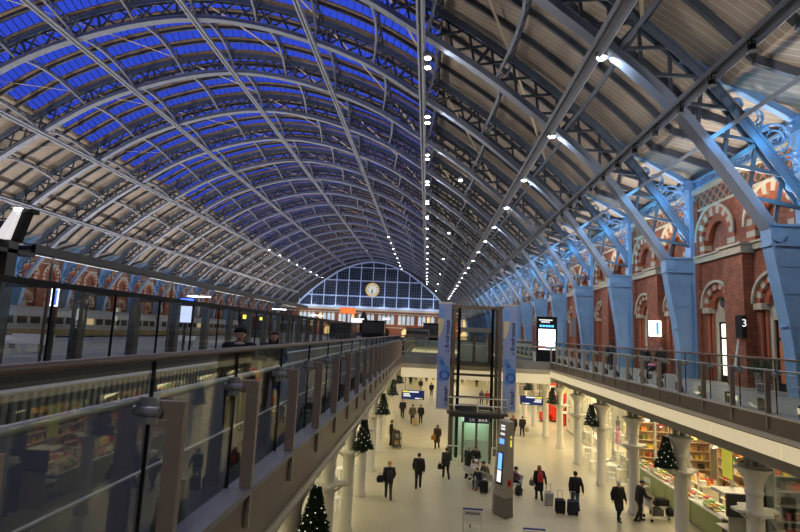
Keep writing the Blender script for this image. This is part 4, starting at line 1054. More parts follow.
# ---------------------------------------------------------------- left shop row
LXF = -5.6
def lfront(y0, y1, n):
    for k in range(n):
        a = y0+(y1-y0)*k/n; bq = y0+(y1-y0)*(k+1)/n
        b = MB(); b.box(LXF-.012,LXF+.012,a+.05,bq-.05,FL+.12,-3.1); struct(b, f'window_{int(2000+a*10)}', M['clear'])
        b = MB(); b.box(LXF-.05,LXF+.05,a-.04,a+.04,FL,-3.06); b.box(LXF-.05,LXF+.05,a,bq,FL,FL+.12); b.box(LXF-.05,LXF+.05,a,bq,-3.2,-3.06); struct(b, f'window_frame_{int(2000+a*10)}', M['steel'])
lfront(6, 60, 12); lfront(62, 108, 8)
for i, y in enumerate((14.,17.5,21.,24.5,28.,31.5,35.,38.5)):
    shelf_unit(-7.4, y, 2.6, .5, 3.1, 6, f'white shelf unit in the shop under the departures deck, {ORD[i]} from the camera', M['white'], PI/2)
    stock(-7.4, y, 2.6, .5, 3.1, 6, PI/2, 'in the shop under the departures deck', ['white','orange','yellow','red','cream'], ['box','packet','bottle'], .5, .7)
def cafe_set(name, x, y, rz, lab, m, i):
    r = thing('cafe_chair', lab, 'chair', (x,y,FL), rz, 'pale cafe chairs')
    b = MB(); b.prism([(-.2,-.2),(.2,-.2),(.22,.2),(-.22,.2)], .44, .47, 'z'); build(b, 'seat', m, r)
    b = MB(); b.box(-.2,.2,.19,.22,.62,.86); b.box(-.2,-.17,.19,.22,.45,.62); b.box(.17,.2,.19,.22,.45,.62); build(b, 'backrest', m, r)
    for sx in (-.18,.18):
        for sy in (-.17,.18): b = MB(); b.cyl((sx,sy,.44),(sx*1.15,sy*1.15,0),.014,n=6); build(b, 'leg', m, r)
def cafe_table(x, y, lab, m):
    r = thing('cafe_table', lab, 'table', (x,y,FL), 0, 'pale round cafe tables')
    b = MB(); b.lathe([(.34,.72),(.35,.735),(.34,.75)], n=18); build(b, 'table_top', m, r); b = MB(); b.cyl((0,0,.02),(0,0,.72),.03,n=8); build(b, 'stem', m, r); b = MB(); b.lathe([(.24,0),(.22,.03),(.04,.05)], n=14); build(b, 'base', m, r)
q = 0
for i, (x, y) in enumerate(((11.15,31.4),(11.2,32.9),(11.2,35.9),(11.2,28.2))):
    cafe_table(x, y, f'pale round cafe table beside the white columns before the shops, {ORD[i]} of four' , M['white'])
    for a in (.4, 2.6, 4.4):
        cafe_set('c', x+.62*math.cos(a), y+.62*math.sin(a), a-PI/2, f'pale cafe chair at the {ORD[i]} cafe table before the shops, {ORD[q % 3]} around it', M['white'], q); q += 1
for i, (x, y) in enumerate(((-4.1,22.9),(-4.2,27.2),(-4.1,18.6),(-4.2,14.2))):
    cafe_table(x, y, f'pale round cafe table before the shop under the departures deck, {ORD[i]} of four', M['white'])
    for a in (.9, 3.9):
        cafe_set('c', x+.62*math.cos(a), y+.62*math.sin(a), a-PI/2, f'pale cafe chair at the {ORD[i]} cafe table under the departures deck, {ORD[q % 2]} of two', M['white'], q); q += 1
# ---------------------------------------------------------------- small Christmas trees on the column plates
def tree_meshes():
    r2 = random.Random(5); f = MB()
    for k in range(420):
        h = r2.random()**1.3; z = .12+1.1*h; R = .34*(1-h)+.03; a = r2.random()*2*PI; L = R*(.65+.45*r2.random())
        p = Vector((.02*math.cos(a),.02*math.sin(a),z)); q_ = Vector((L*math.cos(a),L*math.sin(a),z-.1*r2.random()-.02))
        f.bar(p.lerp(q_,.25), q_, .035, .03)
        for t in (.55,.8,1.):
            c = p.lerp(q_,t)
            for s_ in (-1,1):
                e = c+Vector((math.cos(a+s_*.9)*.1, math.sin(a+s_*.9)*.1, .03*r2.random()-.01)); f.bar(c, e, .022, .02)
    t = MB(); t.cyl((0,0,0),(0,0,1.15),.03,.01,n=6); t.lathe([(.13,0),(.15,.14),(.14,.14)], n=10)
    l = MB()
    for k in range(46):
        h = (k+.5)/46; z = .14+1.08*h; a = k*2.4; R = .33*(1-h)+.03; l.ell((R*math.cos(a),R*math.sin(a),z),(.013,.013,.013),6,4)
    return f.mesh('foliage', mat('dark_fir_needles', (.018,.04,.02), .7, vary=.4, scale=20)), t.mesh('potted_trunk', M['dark']), l.mesh('fairy_lights', mat('fairy_light', (1,1,.9), .4, emit=1.6, emit_col=(1,.93,.75)))
_tm = tree_meshes(); tree0 = None
for x, sx, ks, w in ((10.05,-.56,(2,4,6,8),'shop row under the brick gallery'), (-2.95,.56,(0,2,4,6,8),'shop row under the departures deck')):
    for k in ks:
        loc = (x+sx, 11.97+4.47*k-.05, FL+3.15); lb = f'small Christmas tree on the {ORD[k if sx < 0 else k+1]} column of the {w}'
        if tree0 is None:
            tree0 = thing('christmas_tree', lb, 'tree', loc, 0, 'little Christmas trees on the columns'); 
            for nm, me in zip(('foliage','potted_trunk','light_string'), _tm):
                o = link(nm, me, tree0)
                if nm == 'foliage': o['kind'] = 'stuff'
        else: dup(tree0, loc, k*.9, lb)
# ---------------------------------------------------------------- people: one continuous body each, clothes as shells over it
V = Vector
def capsules(lst, name, voxel, smooth=6):
    """union of tapered capsules and ellipsoids, remeshed into one continuous surface"""
    mb = MB()
    for c in lst:
        if c[0] == 'e': mb.ell(c[1], c[2], 14, 10)
        else:
            _, p, q, r1, r2 = c; p = V(p); q = V(q)
            if (q-p).length < 1e-4: mb.ell(p, (r1,r1,r1), 12, 8); continue
            mb.ell(p, (r1,)*3, 12, 8); mb.ell(q, (r2,)*3, 12, 8); mb.cyl(p, q, r1*.99, r2*.99, 12)
    me = mb.mesh(name, [])
    o = bpy.data.objects.new(name, me); C.objects.link(o)
    rm = o.modifiers.new('r', 'REMESH'); rm.mode = 'VOXEL'; rm.voxel_size = voxel; rm.use_smooth_shade = True
    if smooth: sm = o.modifiers.new('s', 'SMOOTH'); sm.iterations = smooth; sm.factor = .5
    dg = bpy.context.evaluated_depsgraph_get(); dg.update()
    out = bpy.data.meshes.new_from_object(o.evaluated_get(dg)); out.name = name
    bpy.data.objects.remove(o); bpy.data.meshes.remove(me)
    out.polygons.foreach_set('use_smooth', [True]*len(out.polygons)); return out
BASE = dict(pel=(0,0,.94), hipL=(-.09,0,.92), kneeL=(-.1,.01,.5), ankL=(-.1,-.02,.09), hipR=(.09,0,.92), kneeR=(.1,.01,.5), ankR=(.1,-.02,.09),
            chest=(0,.0,1.28), neck=(0,0,1.46), head=(0,.025,1.62), shL=(-.185,0,1.41), shR=(.185,0,1.41),
            elL=(-.25,-.02,1.13), wrL=(-.25,.06,.88), elR=(.25,-.02,1.13), wrR=(.25,.06,.88), toeL=(0,1), toeR=(0,1))
POSES = {
 'stand': {},
 'walk': dict(kneeL=(-.09,.2,.52), ankL=(-.09,.24,.1), kneeR=(.09,.03,.5), ankR=(.09,-.26,.14), elL=(-.25,-.14,1.15), wrL=(-.25,-.1,.9), elR=(.25,.06,1.14), wrR=(.23,.25,.94)),
 'stroll': dict(kneeR=(.09,.14,.51), ankR=(.09,.13,.09), kneeL=(-.09,.02,.5), ankL=(-.09,-.17,.11), elR=(.25,-.09,1.14), wrR=(.25,-.06,.89), elL=(-.25,.03,1.13), wrL=(-.24,.16,.91)),
 'push': dict(kneeL=(-.09,.12,.51), ankL=(-.09,.1,.09), kneeR=(.09,.0,.5), ankR=(.1,-.2,.11), chest=(0,.05,1.28), neck=(0,.1,1.45), head=(0,.15,1.6), shL=(-.185,.08,1.4), shR=(.185,.08,1.4), elL=(-.24,.16,1.14), wrL=(-.2,.4,1.03), elR=(.24,.16,1.14), wrR=(.2,.4,1.03)),
 'pull': dict(kneeL=(-.09,.13,.51), ankL=(-.09,.14,.09), kneeR=(.09,.03,.5), ankR=(.09,-.17,.11), elR=(.26,-.1,1.14), wrR=(.27,-.17,.88), elL=(-.26,-.06,1.14), wrL=(-.27,-.13,.88)),
 'lean': dict(chest=(0,.08,1.27), neck=(0,.15,1.44), head=(0,.2,1.6), shL=(-.19,.13,1.4), shR=(.19,.13,1.4), elL=(-.3,.3,1.22), wrL=(-.08,.42,1.24), elR=(.3,.3,1.22), wrR=(.08,.42,1.26), pel=(0,-.04,.93)),
 'sit': dict(pel=(0,-.02,.5), hipL=(-.1,0,.48), hipR=(.1,0,.48), kneeL=(-.13,.42,.5), kneeR=(.13,.42,.5), ankL=(-.12,.46,.09), ankR=(.13,.36,.09), chest=(0,.07,.83), neck=(0,.15,1.0), head=(0,.22,1.15), shL=(-.185,.12,.95), shR=(.185,.12,.95), elL=(-.24,.2,.7), wrL=(-.1,.36,.62), elR=(.24,.2,.7), wrR=(.1,.36,.62)),
 'talk': dict(elR=(.25,.02,1.14), wrR=(.1,.24,1.12), elL=(-.25,.0,1.13), wrL=(-.12,.22,1.02), head=(0,.05,1.61)),
}
def hand(w, el, sg):
    w = V(w); d = (w-V(el)).normalized(); side = V((sg,0,0)); side = (side-d*side.dot(d)).normalized(); nrm = d.cross(side)
    fwd = nrm if nrm.y > 0 else -nrm
    out = [('c', w, w+d*.07, .026, .034)]
    for k, L in enumerate((.062,.074,.07,.055)):
        b = w+d*.085+fwd*(.03-.02*k); m = b+d*L*.55-side*.006; out += [('c', b, m, .0115, .011), ('c', m, m+d*L*.45-side*.022, .011, .0095)]
    t = w+d*.03+fwd*.034; out += [('c', t, t+d*.035+fwd*.02, .0135, .012), ('c', t+d*.035+fwd*.02, t+d*.065+fwd*.02-side*.01, .012, .010)]
    return out
def person_meshes(pose):
    J = dict(BASE); J.update(POSES[pose]); J = {k: (V(v) if len(v) == 3 else v) for k, v in J.items()}
    h = J['head']; body = []
    body += [('e', h+V((0,-.01,.02)), (.077,.098,.105)), ('e', h+V((0,.03,-.05)), (.058,.066,.07)), ('c', h+V((0,.088,.0)), h+V((0,.108,-.022)), .011, .016),
             ('e', h+V((-.078,-.005,-.01)), (.012,.022,.033)), ('e', h+V((.078,-.005,-.01)), (.012,.022,.033)), ('c', h+V((-.022,.083,-.062)), h+V((.022,.083,-.062)), .009, .009),
             ('c', h+V((-.045,.078,.022)), h+V((.045,.078,.022)), .012, .012), ('c', J['neck'], h+V((0,-.02,-.05)), .058, .054)]
    for s in 'LR':
        body += [('c', J['sh'+s], J['el'+s], .052, .042), ('c', J['el'+s], J['wr'+s], .041, .028), ('c', J['hip'+s], J['knee'+s], .085, .058), ('c', J['knee'+s], J['ank'+s], .055, .04)]
        sg = -1 if s == 'L' else 1; body += hand(J['wr'+s], J['el'+s], sg); a = J['ank'+s]; body += [('c', a+V((0,-.03,-.05)), a+V((0,.15,-.055)), .04, .032)]
    ch = J['chest']; pl = J['pel']
    for x in (-.07, .07): body += [('c', ch+V((x,0,.06)), pl+V((x,0,.08)), .105, .095), ('c', pl+V((x,0,.06)), pl+V((x,0,-.02)), .1, .1)]
    body += [('c', J['shL'], J['shR'], .06, .06), ('c', J['neck'], ch, .07, .1)]
    out = {'body': capsules(body, 'body', .0105, 3)}
    # coat: torso and sleeves, with a short and a long skirt
    top = []
    for s in 'LR': top += [('c', J['sh'+s], J['el'+s], .078, .065), ('c', J['el'+s], J['el'+s].lerp(J['wr'+s],.96), .062, .05)]
    for x in (-.075, .075): top += [('c', ch+V((x,0,.07)), pl+V((x,0,.1)), .132, .125), ('c', pl+V((x,0,.1)), pl+V((x,0,-.06)), .125, .13)]
    top += [('c', J['shL'], J['shR'], .085, .085), ('c', J['neck']+V((0,-.005,-.02)), ch+V((0,0,.08)), .08, .12), ('c', J['neck']+V((-.03,0,.0)), J['neck']+V((.03,0,.0)), .062, .062)]
    out['jacket'] = capsules(top, 'coat', .016)
    if pose != 'sit':
        lg = list(top)
        for s, sg in (('L',-1),('R',1)): lg += [('c', pl+V((sg*.08,0,-.05)), J['hip'+s].lerp(J['knee'+s],.95)+V((sg*.0,0,0)), .13, .12)]
        mid = (J['kneeL']+J['kneeR'])/2; lg += [('c', pl, mid+V((0,0,.04)), .13, .11)]
        out['long'] = capsules(lg, 'coat', .018)
    else: out['long'] = out['jacket']
    tr = [('c', J['hipL'], J['hipR'], .105, .105)]
    for s in 'LR': tr += [('c', J['hip'+s], J['knee'+s], .102, .076), ('c', J['knee'+s], J['ank'+s]+V((0,0,-.01)), .074, .06)]
    out['trousers'] = capsules(tr, 'trousers', .016)
    for s in 'LR':
        a = J['ank'+s]; out['shoe'+s] = capsules([('c', a+V((0,-.035,-.04)), a+V((0,.16,-.05)), .05, .042), ('c', a, a+V((0,-.02,-.04)), .05, .05)], 'shoe', .014)
    hr = [('e', h+V((0,-.03,.035)), (.09,.1,.105)), ('e', h+V((0,.015,.075)), (.078,.085,.055))]
    out['hair'] = capsules(hr, 'hair', .012, 4)
    out['longhair'] = capsules(hr+[('c', h+V((-.055,-.03,0)), h+V((-.07,-.0,-.2)), .05, .045), ('c', h+V((.055,-.03,0)), h+V((.07,-.0,-.2)), .05, .045), ('c', h+V((0,-.07,0)), h+V((0,-.09,-.22)), .06, .07)], 'hair', .014, 5)
    out['hat'] = capsules([('e', h+V((0,-.01,.07)), (.1,.112,.085)), ('c', h+V((-.08,0,.045)), h+V((.08,0,.045)), .03, .03), ('e', h+V((0,-.02,.05)), (.103,.116,.04))], 'hat', .013, 4)
    out['cap'] = capsules([('e', h+V((0,-.01,.07)), (.098,.112,.07)), ('e', h+V((0,.09,.06)), (.075,.075,.014))], 'hat', .012, 3)
    out['eyes'] = [h+V((-.033,.086,.0)), h+V((.033,.086,.0))]; out['mouth'] = h+V((0,.095,-.062))
    return out
_PM = {}; _EM = None
SKIN = [mat('skin_light', (.62,.38,.27), .5, vary=.05), mat('skin_tan', (.42,.24,.15), .5, vary=.05)]
CL = {k: mat(f'{k}_cloth', v, .8, vary=.25, scale=8) for k, v in dict(black=(.013,.013,.015), charcoal=(.035,.035,.037), navy=(.015,.02,.045), grey=(.11,.11,.11), brown=(.09,.055,.035), white=(.72,.72,.72), denim=(.07,.1,.18), red=(.45,.03,.03), beige=(.4,.3,.18), olive=(.09,.08,.05), blonde=(.4,.24,.08), ginger=(.28,.1,.035), darkhair=(.02,.014,.01), greyhair=(.35,.35,.35), orange=(.6,.25,.04), plum=(.1,.03,.06)).items()}
EYEM = mat('eye_dark', (.02,.015,.012), .2); LIPM = mat('lip_skin', (.45,.2,.17), .5)
def person(label, x, y, z, rz, pose='stand', h=1.75, coat='black', long=False, trousers='black', head='hair', headcol='darkhair', shoes='black', skin=0):
    if pose not in _PM: _PM[pose] = person_meshes(pose)
    P = _PM[pose]; r = thing('person', label, 'person', (x,y,z), rz); k = h/1.75; r.scale = (k*1.1,k*1.1,k)
    def sub(nm, me, m):
        if not me.materials: me.materials.append(m)
        o = link(nm, me, r); o.material_slots[0].link = 'OBJECT'; o.material_slots[0].material = m; return o
    sub('body', P['body'], SKIN[skin]); sub('coat', P['long' if long else 'jacket'], CL[coat]); sub('trousers', P['trousers'], CL[trousers])
    sub('shoe', P['shoeL'], CL[shoes]); sub('shoe', P['shoeR'], CL[shoes])
    sub({'hair':'hair','longhair':'hair','hat':'woolly_hat','cap':'cap'}[head], P[head], CL[headcol])
    global _EM
    if _EM is None:
        b = MB(); b.ell((0,0,0),(.011,.008,.009),8,6); _EM = b.mesh('eye', EYEM); b = MB(); b.ell((0,0,0),(.024,.007,.008),8,6); person.lip = b.mesh('mouth', LIPM)
    for e in P['eyes']: link('eye', _EM, r, e)
    link('mouth', person.lip, r, P['mouth'])
    return r
N_, S_ = 0., PI      # facing away from / towards the camera
L_ = FL
person('person in dark jacket with backpack and shoulder bag walking beside the white columns', -1.55, 25.05, L_, N_+.15, 'walk', 1.74, 'black', False, 'charcoal', 'cap', 'orange')
person('person in plain black jacket walking up the middle of the concourse, empty handed', -.16, 27.05, L_, N_, 'stroll', 1.76, 'black', False, 'black', 'hair', 'darkhair')
person('person in dark grey coat carrying a black bag, walking towards the lift', 1.35, 29.07, L_, N_+.2, 'walk', 1.68, 'charcoal', False, 'black', 'hair', 'brown')
person('person in brown top carrying an orange bag, facing the camera near the lift', 1.0, 36.4, L_, S_-.3, 'stroll', 1.6, 'brown', True, 'black', 'longhair', 'brown')
person('person in black holding a long mop handle beside the cleaning cart', -2.62+.35, 36.6, L_, -PI/2, 'talk', 1.7, 'black', False, 'black', 'hair', 'darkhair')
person('person in black suit walking towards the camera, far up the concourse by the columns', -2.0, 47.9, L_, S_, 'walk', 1.72, 'black', False, 'black', 'hair', 'ginger')
person('person in dark olive jacket walking away with a tan suitcase', -.99, 45.0, L_, N_, 'pull', 1.7, 'olive', False, 'black', 'hair', 'darkhair')
person('person in black coat walking beside the one with the tan suitcase', -.28, 45.6, L_, N_, 'stroll', 1.64, 'black', False, 'black', 'hair', 'plum')
person('blonde person in long black coat walking away beyond the totem', 7.2, 42.0, L_, N_, 'stroll', 1.7, 'black', True, 'black', 'longhair', 'ginger')
person('person in black jacket with a pale carrier bag walking beside the blonde one', 8.03, 42.5, L_, N_, 'walk', 1.58, 'black', False, 'black', 'hair', 'brown')
person('person with a red rucksack pulling a silver suitcase', 5.85, 26.4, L_, N_+.1, 'pull', 1.66, 'black', True, 'black', 'longhair', 'ginger')
person('person in black jacket and jeans pulling two black suitcases', 7.3, 25.3, L_, N_, 'pull', 1.75, 'black', False, 'denim', 'hair', 'darkhair')
person('elderly person in long black coat and pale cap walking towards the camera by the columns', 8.92, 24.3, L_, S_+.2, 'stroll', 1.7, 'black', True, 'black', 'cap', 'white')
person('person in black coat and dark cap pushing a loaded luggage trolley', 9.85, 24.35, L_, -PI/2+.1, 'push', 1.78, 'black', False, 'black', 'cap', 'charcoal')
person('grey-haired person in black coat standing by the waiting group near the lift', 2.55, 29.3, L_, -PI/2+.5, 'talk', 1.8, 'black', True, 'black', 'hair', 'greyhair')
person('dark-haired person in black standing behind the waiting group near the lift', 3.05, 30.0, L_, S_-.3, 'talk', 1.66, 'black', False, 'black', 'longhair', 'brown')
person('person in white jacket and cap sitting with the waiting group near the lift', 2.75, 28.75, L_, -2.2, 'sit', 1.7, 'white', False, 'black', 'cap', 'white', 'beige')
person('dark-haired child with red shoes sitting at the camera end of the steel seats', 3.02, 27.75, L_, 2.5, 'sit', 1.45, 'navy', False, 'denim', 'hair', 'darkhair', 'red')
person('person in olive jacket sitting on a steel seat, back turned towards the totem', 3.5, 28.4, L_, 2.0, 'sit', 1.7, 'olive', False, 'black', 'hair', 'darkhair')
person('person in dark plum jacket sitting bent over on a steel seat behind the totem', 4.75, 27.7, L_, -1.2, 'sit', 1.65, 'plum', False, 'black', 'hair', 'darkhair')
person('person in black walking far off under the crossing, alone in the middle', .85, 65.6, L_, N_, 'walk', 1.68, 'black', False, 'black', 'hair', 'darkhair')
person('person in black with an orange bag far off under the crossing', -.6, 69.8, L_, N_, 'stroll', 1.66, 'black', False, 'beige', 'hair', 'brown')
person('person in grey jacket walking far off, seen through the lift glass', 6.6, 59.9, L_, N_, 'walk', 1.66, 'grey', False, 'grey', 'hair', 'darkhair')
person('person in red jacket walking far off, seen through the lift glass', 7.3, 60.4, L_, S_, 'stroll', 1.55, 'red', False, 'beige', 'hair', 'ginger')
person('person in black with a yellow bag standing far off by the shop row', 9.6, 57.0, L_, N_, 'stand', 1.7, 'black', False, 'black', 'hair', 'darkhair')
for i, (x, y, c, p) in enumerate(((-1.6,86,'black','stand'),(.2,84,'charcoal','walk'),(1.4,88,'black','stand'),(2.6,82,'navy','stroll'),(4.9,84,'black','walk'),(6.1,85,'charcoal','stand'),(8.0,80,'black','stroll'),(-2.2,78,'black','stroll'))):
    person(f'small dark figure very far off at the end of the concourse, {ORD[i]} of the row', x, y, L_, (0,PI)[i%2], p, 1.7, c, bool(i%2), 'black', 'hair', 'darkhair')
# on the decks
person('person in dark woolly hat and white collar behind the timber rail of the departures deck', -3.38, 9.0, DK, S_+.35, 'stand', 1.81, 'black', False, 'black', 'hat', 'black', 'black', 0)
person('long-haired person in dark jacket beside the one in the woolly hat at the timber rail', -3.4, 11.1, DK, S_+.3, 'talk', 1.75, 'charcoal', False, 'black', 'longhair', 'brown')
person('person in black walking along the brick gallery behind its glass balustrade, alone', 12.1, 34.0, DK, N_, 'stroll', 1.8, 'black', False, 'navy', 'hair', 'darkhair')
person('person in black pushing a pram along the brick gallery', 11.8, 28.2, DK, S_+.1, 'push', 1.7, 'black', False, 'black', 'hair', 'darkhair')
person('person in grey hooded jacket walking beside the pram on the brick gallery', 12.8, 28.4, DK, S_, 'stroll', 1.76, 'charcoal', False, 'black', 'hair', 'darkhair')
b = MB(); b.prism([(-.07,-.02),(.0,-.14),(.07,-.02),(.03,-.02),(.0,-.07),(-.03,-.02)], 0, .015, 'y'); CL['white']
col = link('scarf', MB().torus((0,0,0), .085, .026, 'z', 16, 6).mesh('scarf', CL['white']), None)
pm_ = [o for o in C.objects if o.name.startswith('person') and 'woolly hat and' in o.get('label', '')][0]
col.parent = pm_; col.location = (0,.012,1.46); col.scale = (.85,.85,.9)
# ---------------------------------------------------------------- things people carry and pull
def suitcase(label, x, y, rz, w, d, h, m, handle=True, tilt=0.):
    r = thing('suitcase', label, 'suitcase', (x,y,FL), rz); r.rotation_euler = (tilt,0,rz)
    b = MB(); b.box(-w/2+.03,w/2-.03,-d/2,d/2,.06,h); b.box(-w/2,w/2,-d/2+.03,d/2-.03,.09,h-.03)
    for k in range(3): b.box(-w*.3+k*w*.3-.015,-w*.3+k*w*.3+.015,-d/2-.012,d/2+.012,.1,h-.05)
    build(b, 'shell', m, r)
    for sx in (-w/2+.06,w/2-.06):
        for sy in (-d/2+.05,d/2-.05): b = MB(); b.cyl((sx-.02,sy,.035),(sx+.02,sy,.035),.035,n=10); build(b, 'wheel', M['black'], r)
    if handle:
        b = MB(); b.tube([(-w*.25,d/2-.03,h),(-w*.25,d/2-.03,h+.36),(w*.25,d/2-.03,h+.36),(w*.25,d/2-.03,h)], .012, 6); build(b, 'pull_handle', M['grey'], r)
    b = MB(); b.tube([(-.08,0,h),(-.08,0,h+.03),(.08,0,h+.03),(.08,0,h)], .012, 6); build(b, 'carry_handle', M['black'], r)
M['silver'] = mat('silver_shell', (.5,.5,.52), .35, metal=.3); M['tan'] = mat('tan_leather', (.5,.36,.16), .6)
suitcase('silver wheeled suitcase pulled by the person with a red rucksack', 6.15, 25.75, .1, .4, .26, .62, M['silver'], True, .12)
suitcase('black wheeled suitcase, nearer the totem of the pair pulled by one person', 6.42, 24.7, 0, .43, .28, .64, CL['black'], True, .12)
suitcase('black wheeled suitcase with orange tag, nearer the columns of the pair pulled by one person', 6.95, 24.55, -.05, .46, .28, .67, CL['navy'], True, .12)
suitcase('small tan suitcase wheeled along far up the concourse', -.75, 44.5, 0, .42, .26, .6, M['tan'])
suitcase('black cabin suitcase standing before the seated group', 3.2, 26.95, -.2, .4, .26, .6, CL['black'])
def bag(name, label, cat, loc, rz, w, d, h, m, strap=True):
    r = thing(name, label, cat, loc, rz); b = MB(); b.ell((0,0,h*.45),(w/2,d/2,h*.5),12,8); b.box(-w*.42,w*.42,-d*.4,d*.4,h*.05,h*.7); build(b, 'body', m, r)
    b = MB(); b.box(-w*.3,w*.3,-d*.56,-d*.45,h*.12,h*.42); build(b, 'pocket', m, r)
    if strap: b = MB(); b.tube([(-w*.3,0,h*.8),(-w*.2,0,h*1.15),(w*.2,0,h*1.15),(w*.3,0,h*.8)], .012, 6); build(b, 'strap', m, r)
bag('backpack', 'dark backpack on the back of the person walking beside the white columns', 'backpack', (-1.5,24.84,FL+.95), .15, .32,.22,.48, CL['charcoal'])
bag('shoulder_bag', 'dark patterned shoulder bag at the side of the person with the backpack', 'bag', (-1.95,25.0,FL+.78), .3, .42,.24,.36, CL['navy'])
bag('handbag', 'black bag in the hand of the person in the dark grey coat', 'bag', (1.02,29.05,FL+.5), .2, .34,.16,.34, CL['black'])
bag('handbag', 'orange bag held by the person in brown near the lift', 'bag', (.72,36.2,FL+.6), .2, .36,.2,.36, CL['orange'])
bag('rucksack', 'red rucksack on the back of the person with the silver suitcase', 'rucksack', (5.85,26.18,FL+.92), .1, .3,.2,.5, CL['red'])
bag('shoulder_bag', 'grey shoulder bag at the side of the person with the red rucksack', 'bag', (5.48,26.3,FL+.7), .1, .3,.2,.32, CL['grey'])
bag('carrier_bag', 'pale carrier bag held by the person walking beside the blonde one', 'bag', (8.36,42.4,FL+.38), .1, .32,.16,.4, CL['beige'])
bag('backpack', 'black backpack resting on the floor behind the totem', 'backpack', (4.95,27.0,FL), .4, .36,.26,.5, CL['black'])
bag('handbag', 'yellow bag held by the person far off by the shop row', 'bag', (9.3,56.9,FL+.55), .1, .34,.2,.4, CL['orange'])
# steel seats
def seat_row(label, x, y, rz, n):
    r = thing('steel_bench', label, 'bench', (x,y,FL), rz)
    for k in range(n):
        b = MB(); u = (k-(n-1)/2)*.58; b.box(u-.26,u+.26,-.22,.22,.43,.455); build(b, 'seat', M['steel'], r); b = MB(); b.bar((u,.24,.5),(u,.34,.86),.5,.02,(0,1,0)); build(b, 'backrest', M['steel'], r)
    b = MB(); b.box(-n*.29,n*.29,-.03,.03,.36,.42); build(b, 'beam', M['grey'], r)
    for u in (-n*.22, n*.22): b = MB(); b.bar((u,0,.38),(u,-.24,.02),.05,.05); b.bar((u,0,.38),(u,.26,.02),.05,.05); build(b, 'leg', M['steel'], r)
seat_row('perforated steel bench under the waiting group near the lift', 3.2, 28.25, 2.25, 4)
seat_row('perforated steel bench behind the totem', 4.75, 27.72, -1.2, 2)
# luggage trolleys
def trolley(label, x, y, rz):
    r = thing('luggage_trolley', label, 'trolley', (x,y,FL), rz)
    b = MB()
    for s in (-.36,.36): b.tube([(s,-.42,.12),(s,-.36,.95),(s,-.44,1.05)], .02, 7); b.tube([(s,-.42,.16),(s*.6,.62,.14)], .02, 7)
    b.tube([(-.36,-.4,.5),(.36,-.4,.5)], .015, 6); b.tube([(-.22,.62,.14),(.22,.62,.14),(.22,.66,.4),(-.22,.66,.4),(-.22,.62,.14)], .016, 6)
    for k in range(5): b.tube([(-.26+k*.13,-.4,.17),(-.18+k*.09,.6,.15)], .01, 5)
    build(b, 'frame', M['steel'], r)
    b = MB(); b.cyl((-.4,-.44,1.06),(.4,-.44,1.06),.032,n=10); build(b, 'handle_bar', mat('blue_handle', (.02,.04,.35), .4) if 'blue_handle' not in bpy.data.materials else bpy.data.materials['blue_handle'], r)
    b = MB(); b.box(-.33,.33,-.41,-.39,.55,.98); build(b, 'notice_panel', M['white'], r)
    b = MB(); b.box(-.3,.3,-.42,-.41,.83,.93); build(b, 'grey_strip', M['grey'], r)
    for (sx, sy) in ((-.34,-.4),(.34,-.4),(0,.58)): b = MB(); b.cyl((sx-.025,sy,.065),(sx+.025,sy,.065),.065,n=12); build(b, 'wheel', M['black'], r)
    return r
trolley('empty luggage trolley with blue handle standing alone before the totem', 2.10, 21.68, 0)
trolley('empty luggage trolley at the bottom edge of the photo, only its handle bar showing', 4.16, 19.98, 0)
trolley('luggage trolley loaded with dark bags, pushed by the person in the dark cap', 10.75, 24.7, -PI/2+.1)
bag('holdall', 'long black holdall on top of the loaded trolley', 'bag', (10.95,24.7,FL+.62), .1, .8,.36,.4, CL['black'], False)
bag('travel_bag', 'pale travel bag low on the loaded trolley', 'bag', (10.75,24.68,FL+.19), .1, .6,.4,.42, CL['grey'], False)
bag('backpack', 'black backpack hanging at the front of the loaded trolley', 'backpack', (11.3,24.6,FL+.22), .3, .3,.26,.42, CL['black'])
# cleaning cart
r = thing('cleaning_cart', 'cleaning cart with dark sack and buckets beside the white columns', 'cart', (-1.85,36.1,FL), .2)
b = MB(); b.box(-.3,.3,-.45,.45,.14,.2); b.box(-.3,.3,-.45,.45,.6,.64)
for sx in (-.28,.28):
    for sy in (-.43,.43): b.box(sx-.02,sx+.02,sy-.02,sy+.02,.14,1.05)
build(b, 'frame', M['dark'], r); b = MB(); b.box(-.27,.27,.0,.42,.25,1.0); b.lathe([(.2,1.0),(.24,1.06),(.2,1.08)], (0,.2,0), 10); build(b, 'sack', CL['brown'], r)
b = MB(); b.lathe([(.13,.2),(.16,.5),(.16,.52)], (0,-.2,0), 12); build(b, 'bucket', M['tan'], r); b = MB(); b.lathe([(.12,.64),(.14,.9)], (0,-.2,0), 12); build(b, 'bucket', M['grey'], r)
for (sx, sy) in ((-.25,-.38),(.25,-.38),(-.25,.38),(.25,.38)): b = MB(); b.cyl((sx-.02,sy,.07),(sx+.02,sy,.07),.07,n=10); build(b, 'wheel', M['black'], r)
r = thing('mop', 'long mop held upright by the cleaner', 'mop', (-2.0,36.72,FL)); b = MB(); b.cyl((0,0,.15),(.05,0,2.1),.015,n=6); build(b, 'handle', M['grey'], r); b = MB(); b.ell((0,0,.08),(.16,.1,.09)); build(b, 'mop_head', CL['grey'], r)
